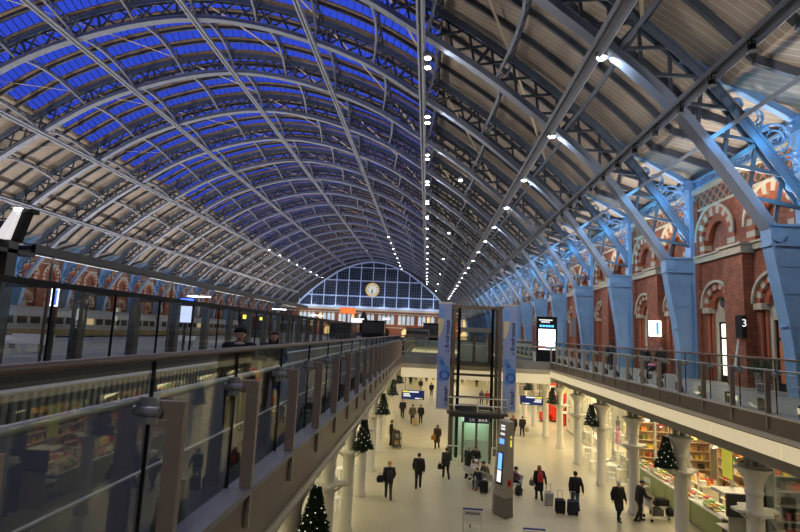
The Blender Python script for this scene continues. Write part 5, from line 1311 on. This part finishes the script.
# pram on the gallery
r = thing('pram', 'dark pram with pink blanket on the brick gallery', 'pram', (11.75,27.4,DK), .1)
b = MB(); b.ell((0,0,.6),(.24,.42,.2)); build(b, 'carrycot', CL['black'], r); b = MB(); b.ell((0,.25,.75),(.25,.28,.25)); build(b, 'hood', CL['charcoal'], r); b = MB(); b.ell((0,-.18,.72),(.2,.2,.1)); build(b, 'blanket', GM['pink'], r)
b = MB()
for s in (-.22,.22): b.bar((s,.35,.12),(s,-.35,.6),.025,.025); b.bar((s,-.35,.12),(s,.3,.6),.025,.025); b.bar((s,.3,.6),(s,.75,1.02),.025,.025)
b.bar((-.22,.75,1.02),(.22,.75,1.02),.03,.03); build(b, 'frame', M['steel'], r)
for sx in (-.24,.24):
    for sy in (-.35,.35): b = MB(); b.torus((sx,sy,.12),.1,.025,'x',14,6); build(b, 'wheel', M['black'], r)
# ---------------------------------------------------------------- canopy over the departures edge of the platforms
M['postdark'] = mat('dark_brown_post', (.13,.115,.095), .5)
r = thing('platform_canopy', 'long low dark canopy beam on slim posts beyond the tall glass screen', 'canopy', (-13.4, 14.0, DK))
b = MB(); b.box(.7,1.3,.5,36,3.82,3.95); b.box(1.2,1.35,.5,36,3.74,4.0); build(b, 'roof_slab', M['dark'], r)
b = MB(); b.box(.9,1.18,.5,36,3.74,3.82); build(b, 'soffit_strip', mat('tan_soffit', (.45,.33,.18), .5), r)
for k in range(5): b = MB(); y = 2+k*8.; b.cyl((.75,y,0),(.75,y,3.82),.05,n=8); build(b, 'post', M['postdark'], r)
for k in range(5): b = MB(); b.box(.72,.88,1+k*7.,5.6+k*7.,3.76,3.82); build(b, 'strip_light', mat('canopy_tube', (1,1,1), .4, emit=3.) if k == 0 else bpy.data.materials['canopy_tube'], r)
r = thing('canopy_kiosk', 'dark kiosk end with tan fascia at the start of the canopy', 'kiosk', (-13.35, 12.6, DK))
b = MB(); b.box(-.6,1.0,-2.0,1.2,0,2.7); build(b, 'body', M['dark'], r); b = MB(); b.box(-.65,1.05,-2.05,1.25,2.7,3.6); build(b, 'fascia', mat('tan_fascia', (.5,.36,.2), .5), r)
b = MB(); b.box(.85,1.3,.9,1.25,0,4.5); build(b, 'corner_post', M['dark'], r); b = MB(); b.box(-.7,1.3,-2.1,1.9,3.6,3.72); build(b, 'roof', M['dark'], r)
r = thing('uplighter', 'white slanted reflector panel glowing beside a dark post above the canopy', 'lamp', (-11.75, 13.4, 2.15)); r.scale = (.75,.75,.75)
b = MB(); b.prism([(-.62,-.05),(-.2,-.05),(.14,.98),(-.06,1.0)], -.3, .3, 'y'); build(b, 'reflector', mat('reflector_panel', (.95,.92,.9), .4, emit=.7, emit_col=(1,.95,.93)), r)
b = MB(); b.bar((.0,0,-.15),(.3,0,1.0),.22,.3); b.box(.1,.6,-.2,.2,.95,1.1); build(b, 'post', M['black'], r); b = MB(); b.box(-.05,.2,-.28,.28,.98,1.12); build(b, 'lamp_head', mat('lamp_face', (1,1,1), .4, emit=8., emit_col=(1,.97,1)), r)
# signs, screens and kiosks on the platform side
def lit_sign(name, label, x, y, z, w, h, m, post=True, frame=True):
    r = thing(name, label, 'sign', (x,y,DK)); zz = z-DK
    if frame: b = MB(); b.box(-w/2-.06,w/2+.06,-.08,.0,zz-h/2-.06,zz+h/2+.06); build(b, 'casing', M['dark'], r)
    b = MB(); b.box(-w/2,w/2,-.1,-.08,zz-h/2,zz+h/2); build(b, 'lit_face', m, r)
    if post: b = MB(); b.box(-.06,.06,-.06,.06,0,zz-h/2); build(b, 'post', M['dark'], r)
    return r
_bl = mat('blue_lit', (.05,.1,.9), .4, emit=3., emit_col=(.05,.12,1.)); _wl = mat('white_lit', (.9,.93,1), .4, emit=3., emit_col=(.9,.95,1.)); _wl2 = mat('soft_white_lit', (.9,.93,1), .4, emit=1.1); _gr = mat('green_lit', (.1,.8,.3), .4, emit=2., emit_col=(.1,1,.35)); _yl = mat('yellow_lit', (1,.8,.1), .4, emit=2.5, emit_col=(1,.8,.08)); _rl = mat('red_orange_lit', (1,.25,.05), .4, emit=1.3, emit_col=(1,.13,.03)); _sb = mat('pale_blue_screen', (.6,.68,.95), .3, emit=1.3, emit_col=(.62,.7,1.))
r = lit_sign('platform_sign', 'upright blue sign with glowing white frame beyond the tall glass screen', -14.5, 18.8, .72, .26, .62, _bl)
b = MB()
for (u0,u1,v0,v1) in ((-.15,.15,.31,.35),(-.15,.15,-.35,-.31),(-.15,-.11,-.33,.33),(.11,.15,-.33,.33)): b.box(u0,u1,-.12,-.1,.72-DK+v0,.72-DK+v1)
build(b, 'glowing_frame', _wl, r)
lit_sign('advertising_screen', 'pale blue advertising screen between the canopy columns', -15.0, 30.5, .52, .95, 1.1, _sb)
lit_sign('platform_sign', 'small blue lit heading sign above the pale advertising screen', -15.1, 30.7, 1.35, .85, .22, _bl, False)
lit_sign('exit_sign', 'small green lit sign beside the pale advertising screen', -15.4, 30.7, 1.1, .26, .3, _gr, False)
lit_sign('platform_sign', 'small yellow lit sign seen just above the head of the person in the woolly hat', -14.0, 38.0, .6, .32, .3, _yl)
lit_sign('platform_sign', 'second small yellow lit sign further along beyond the glass screen', -15.0, 45.0, .6, .4, .25, _yl)
lit_sign('shop_sign', 'glowing red and orange shop sign under the far gable', -24.0, 150, 5.6, 4.6, 1.7, _rl)
lit_sign('shop_sign', 'row of bright white lit signs under the far gable', -19.5, 140, 2.6, 3.6, 1.2, _wl2)
lit_sign('shop_sign', 'white lit sign over the dark kiosk under the far gable', -11.5, 140, 3.4, 2.2, .6, _wl2)
TW_ = mat('dark_shop_window', (.05,.05,.055), .2)
for i, (x, y, w, d, h, m) in enumerate(((-18,66,2.6,7,2.6,'grey'),(-26,78,4,9,3.,'dark'),(-16,96,4,8,2.8,'dark'),(-14.5,136,6,4,4.4,'black'),(-32,120,5,8,3.5,'dark'),(3,128,8,4,4.2,'black'),(-2,110,5,5,2.6,'grey'))):
    r = thing('kiosk', f'low dark kiosk standing on the upper deck, {ORD[i]} from the camera', 'kiosk', (x,y,DK), 0, 'kiosks on the upper deck')
    b = MB(); b.box(-w/2,w/2,-d/2,d/2,0,h); build(b, 'body', M[m], r); b = MB(); b.box(-w/2-.15,w/2+.15,-d/2-.15,d/2+.15,h,h+.16); build(b, 'roof', M['dark'], r)
    b = MB(); b.box(-w/2+.2,w/2-.2,-d/2-.03,-d/2,1.1,h-.4); build(b, 'shop_window', TW_, r)
    b = MB(); b.box(w/2,w/2+.03,-d/2+.5,d/2-.5,1.1,h-.4); build(b, 'shop_window', TW_, r)
# platform benches
for i, (x, y) in enumerate(((-20,24),(-22,27),(-19,38))):
    r = thing('platform_bench', f'pale platform bench far beyond the glass screen, {ORD[i]} along', 'bench', (x,y,DK), .2, 'platform benches'); b = MB(); b.box(-1.1,1.1,-.22,.22,.42,.48); build(b, 'seat', M['white'], r); b = MB(); b.box(-1.1,1.1,.2,.25,.5,.8); build(b, 'backrest', M['white'], r)
    for u in (-.9,.9): b = MB(); b.box(u-.05,u+.05,-.2,.2,0,.42); build(b, 'leg', M['grey'], r)
# overhead line gantry tubes and lamps along the platforms
for i in range(7):
    r = thing('platform_lamp', f'slim platform lamp post with bar light, {ORD[i]} from the camera', 'lamp post', (-31+(i%2)*9, 34+i*13, DK), 0, 'platform lamp posts')
    b = MB(); b.cyl((0,0,0),(0,0,4.4),.07,n=8); build(b, 'post', M['grey'], r); b = MB(); b.box(-1.2,1.2,-.08,.08,4.36,4.5); build(b, 'arm', M['grey'], r)
    for u in (-1.1,.1): b = MB(); b.box(u,u+1.0,-.07,.07,4.28,4.36); build(b, 'bar_light', M['tube'], r)
# ---------------------------------------------------------------- express train at the far platform
TB = mat('train_silver', (.27,.27,.26), .35, metal=.2); TY = mat('train_lower_yellow', (.24,.17,.06), .45); TW = mat('train_window', (.03,.025,.02), .15)
TL = mat('train_lit_window', (.4,.3,.15), .3, emit=.5, emit_col=(1,.7,.35))
for c in range(5):
    y0 = 44+c*19.0; r = thing('train_carriage', f'long silver train carriage with dark window band at the far platform, {ORD[c]} from the camera', 'train', (-46.5, y0, -2.9), 0, 'carriages of the express train')
    b = MB(); poly = [(-1.4,.5),(1.4,.5),(1.45,1.5),(1.4,2.9),(1.15,3.6),(.6,3.9),(-.6,3.9),(-1.15,3.6),(-1.4,2.9),(-1.45,1.5)]; b.prism(poly, 0, 18.6, 'y'); build(b, 'body', TB, r)
    b = MB(); b.box(-1.47,1.47,.05,18.55,.55,1.3); build(b, 'lower_stripe', TY, r)
    for k in range(9): b = MB(); y = 1.4+k*1.9; b.box(1.4,1.47,y,y+1.35,1.95,2.75); build(b, 'window', TL if (k*5+c) % 9 == 1 else TW, r)
    b = MB(); b.box(1.42,1.48,.3,1.1,1.2,2.9); build(b, 'door', M['grey'], r)
    for yy in (2.5,16): b = MB(); b.box(-1.1,1.1,yy-1.3,yy+1.3,.0,.5); build(b, 'bogie', M['black'], r)
# ---------------------------------------------------------------- gallery furniture and signs on the brick side
r = thing('wall_sign', 'black projecting sign with a white number three beside the lit doorway of the brick gallery', 'sign', (14.7, 24.6, .5)); b = MB(); b.box(-.03,.18,-.26,.26,-.06,1.0); build(b, 'panel', M['black'], r)
lettering('3', .5, M['signw'], r, (.07,-.27,.62)); b = MB(); b.box(.18,.25,-.04,.04,.2,.3); b.box(.18,.25,-.04,.04,.7,.8); build(b, 'wall_bracket', M['dark'], r)
r = thing('wall_sign', 'glowing white and blue projecting sign on the brick gallery', 'sign', (14.6, 33.2, .5)); b = MB(); b.box(-.35,.35,-.1,.1,-.05,.95); build(b, 'lit_box', _wl, r); b = MB(); b.box(.02,.2,-.11,-.1,.05,.85); build(b, 'blue_band', _bl, r); b = MB(); b.box(.3,.4,-.05,.05,.2,.3); build(b, 'wall_bracket', M['dark'], r)
r = thing('wall_sign', 'thin grey projecting panel on the brick gallery near the display board', 'sign', (14.6, 51.5, .3)); b = MB(); b.box(-.3,.3,-.06,.06,0,1.8); build(b, 'panel', M['grey'], r); b = MB(); b.box(.28,.38,-.04,.04,.4,.5); build(b, 'wall_bracket', M['dark'], r)
for i, (x, y) in enumerate(((13.4,21.0),(14.2,20.2))):
    r = thing('wire_chair', f'silver wire chair on the brick gallery, {("nearer the balustrade" if i == 0 else "nearer the brick wall")}', 'chair', (x,y,DK), .5+i, 'silver wire chairs'); b = MB(); b.box(-.2,.2,-.2,.2,.44,.46); build(b, 'seat', M['steel'], r); b = MB()
    for k in range(5): b.tube([(-.18+k*.09,.2,.46),(-.18+k*.09,.24,.85)], .008, 5)
    b.tube([(-.2,.24,.85),(.2,.24,.85)], .012, 6); build(b, 'backrest', M['steel'], r)
    for sx in (-.18,.18):
        for sy in (-.18,.18): b = MB(); b.cyl((sx,sy,.45),(sx*1.2,sy*1.2,0),.012,n=6); build(b, 'leg', M['steel'], r)
r = thing('menu_stand', 'small green menu card standing on a post on the brick gallery', 'menu stand', (13.9,19.3,DK)); b = MB(); b.cyl((0,0,0),(0,0,.9),.02,n=6); build(b, 'post', M['dark'], r); b = MB(); b.box(-.16,.16,-.02,.02,.9,1.3); build(b, 'card', mat('green_card', (.3,.6,.1), .5, emit=.6), r)
r = thing('folded_parasol', 'pale folded parasol leaning on the brick gallery beside the lit doorway', 'parasol', (13.5,23.2,DK)); b = MB(); b.cyl((0,0,.02),(.28,0,2.2),.02,n=6); build(b, 'pole', M['steel'], r); b = MB(); b.cyl((.1,0,.8),(.29,0,2.15),.09,.03,n=10); build(b, 'canopy', mat('pale_canvas', (.6,.62,.6), .7), r)
r = thing('potted_plant', 'dark leafy potted plant on the brick gallery by the doorways', 'plant', (14.1,22.2,DK)); b = MB(); b.lathe([(.2,0),(.27,.5),(.25,.5)], n=14); build(b, 'pot', M['dark'], r)
b = MB(); r3 = random.Random(9)
for k in range(140):
    a = r3.random()*2*PI; e = r3.random(); R = .15+.4*r3.random(); p = V((0,0,.5)); q_ = V((R*math.cos(a),R*math.sin(a),.6+.9*e)); b.bar(p.lerp(q_,.6), q_, .05, .008)
o = build(b, 'leaves', mat('plant_leaf', (.03,.07,.025), .6, vary=.3), r); o['kind'] = 'stuff'
# plain bronze sculpture under the gable
r = thing('sculpture', 'dark bronze upright sculpture on a round plinth under the far gable', 'sculpture', (-21.5,168,DK)); b = MB(); b.lathe([(2.,0),(2.,1.),(1.6,1.1)], n=20); build(b, 'plinth', M['dark'], r); b = MB(); b.lathe([(1.1,1.1),(1.3,3.5),(1.5,5.2),(1.,6.4),(.7,7.),(.6,7.6),(.1,8.1)], n=14); build(b, 'figure', mat('dark_bronze', (.05,.04,.03), .4, metal=.6), r)
# ---------------------------------------------------------------- light
w = bpy.data.worlds.new('dusk_sky'); sc.world = w; w.use_nodes = True
nt = w.node_tree; bg = nt.nodes['Background']
tc = nt.nodes.new('ShaderNodeTexCoord'); sp = nt.nodes.new('ShaderNodeSeparateXYZ'); nt.links.new(tc.outputs['Generated'], sp.inputs[0])
cr = nt.nodes.new('ShaderNodeValToRGB'); cr.color_ramp.elements[0].position = 0.; cr.color_ramp.elements[0].color = (.03,.06,.42,1)
cr.color_ramp.elements[1].position = 1.; cr.color_ramp.elements[1].color = (.035,.085,.85,1)
nt.links.new(sp.outputs[2], cr.inputs[0]); nt.links.new(cr.outputs[0], bg.inputs['Color']); bg.inputs['Strength'].default_value = 1.0
WARM = (1.,.88,.74)
# uplighters at the right pier heads wash the boarded roof
for k in range(1, NB-1):
    y = RIBY[k]
    light('AREA', 'roof_wash', (13.6, y+2.2, 5.2), 520, WARM, .8, target=(6., y+2.2, 18.))
    light('AREA', 'roof_wash', (-43., y+2.2, 1.), 780, (1,.9,.82), .8, target=(-44., y+2.2, 20.))  # unseen left lamps, placed inboard to even the light on the boards
for y in (30., 60., 90., 120., 150.): light('AREA', 'roof_wash', (-16., y, 3.), 2200, WARM, 1.5, target=(-19., y, 25.))  # unseen deck-level lamps added to brighten the glazed crown and gutters
# blue-white spots on the haunches
for k in range(1, 14):
    y = RIBY[k]
    for sg in (1, -1):
        X = lambda x: XC+sg*(x-XC)
        light('SPOT', 'haunch_light', (X(10.2), y-1.1, 8.6), 330 if sg > 0 else 110, (.12,.56,1.), .12, target=(X(14.4), y+.1, 8.0), spot=.85)
        light('POINT', 'haunch_light', (X(13.3), y-.85, 8.3), 75 if sg > 0 else 38, (.1,.55,1.), .12)
        light('POINT', 'haunch_light', (X(14.1), y-.75, 6.4), 45 if sg > 0 else 18, (.1,.55,1.), .12)
# gallery floor and wall
for k in range(1, 12):
    light('AREA', 'gallery_light', (9.5, RIB0+BAY*(k+.5), 8.0), 290, (1,.93,.85), 1.0, target=(13.4, RIB0+BAY*(k+.5), DK))
light('AREA', 'deck_fill', (-.3, -5.5, 5.5), 120, (1,.9,.75), 1.5, target=(-1.7, 6., -1.))  # warm fill added behind the camera to brighten the balustrade posts
# departures deck
for k in range(0, 9): light('AREA', 'deck_fill', (-6.5, 5+k*8, 7.5), 55, (1,.93,.85), 1.5, target=(-6., 5+k*8, DK))  # unseen fill lamps added over the dark deck
light('AREA', 'lift_front_fill', (3.3, 27., 7.), 170, (1,.95,.9), 1.5, target=(3.3, 33., -1.))  # lamp added in mid-air to brighten the lift and banners
# general wash from the roof lamps
for y in (25., 60., 100., 145.):
    light('AREA', 'shed_light', (XC, y, 23.), 900, (.85,.9,1.), 8., 14., target=(XC, y, 0))
# concourse: lights under the decks
YEL = (1.,.84,.5)
for y in range(8, 76, 6):
    light('AREA', 'concourse_light', (11.3, y, -3.2), 138 if y > 20 else 55, YEL, 1.8, 5., target=(8.8, y, FL))
    light('AREA', 'concourse_light', (-4.2, y, -3.2), 138 if y > 20 else 55, YEL, 1.8, 5., target=(-1.2, y, FL))
for y in (38.5, 78, 86, 94, 104): light('AREA', 'concourse_light', (3.4, y, -3.2), 300, YEL, 8., 4., target=(3.4, y, FL))
for y, p in ((10,40),(14,60),(18,50),(23.5,150),(27,150),(31,130),(35,260),(39,260),(43.5,260),(48,260),(52,260),(60,300),(68,300),(80,300),(92,300)):
    light('AREA', 'shop_light', (14.6, y, -3.15), p*1.15, (1,.81,.48), 2.5, 3.)
for y in range(10, 100, 7): light('AREA', 'shop_light', (-7.6, y, -3.15), 220, (1,.87,.6), 2.5, 4.)
# platforms
for y in range(20, 150, 13): light('AREA', 'platform_light', (-22, y, 3.4), 100, (1,.9,.7), 2., 6.)
for y in range(50, 150, 16): light('AREA', 'platform_light', (-40, y, 3.2), 130, (1,.9,.75), 2., 6.)
# hotel front and gable
for x in range(-44, 12, 11): light('AREA', 'hotel_light', (x, GAB-6, .5), 380, (1,.8,.6), 2., target=(x, GAB, 4.5))
for x in range(-44, 4, 9): light('AREA', 'gable_light', (x, GAB-5, 8.5), 300, (.6,.75,1.), 2., target=(x, GAB, 14))
# ---------------------------------------------------------------- settings
sc.view_settings.view_transform = 'Standard'; sc.view_settings.look = 'None'; sc.view_settings.gamma = 1.; sc.view_settings.exposure = 0.; sc.view_settings.use_curve_mapping = False
sc.cycles.max_bounces = 6; sc.cycles.diffuse_bounces = 3; sc.cycles.glossy_bounces = 3; sc.cycles.transparent_max_bounces = 24; sc.cycles.transmission_bounces = 4
sc.cycles.use_denoising = True; sc.cycles.sample_clamp_indirect = 6.; sc.cycles.caustics_reflective = False
# the lower concourse floor is the ground level
for o in list(C.objects):
    if o.parent is None: o.matrix_basis = Matrix.Translation((0,0,EYE)) @ o.matrix_basis
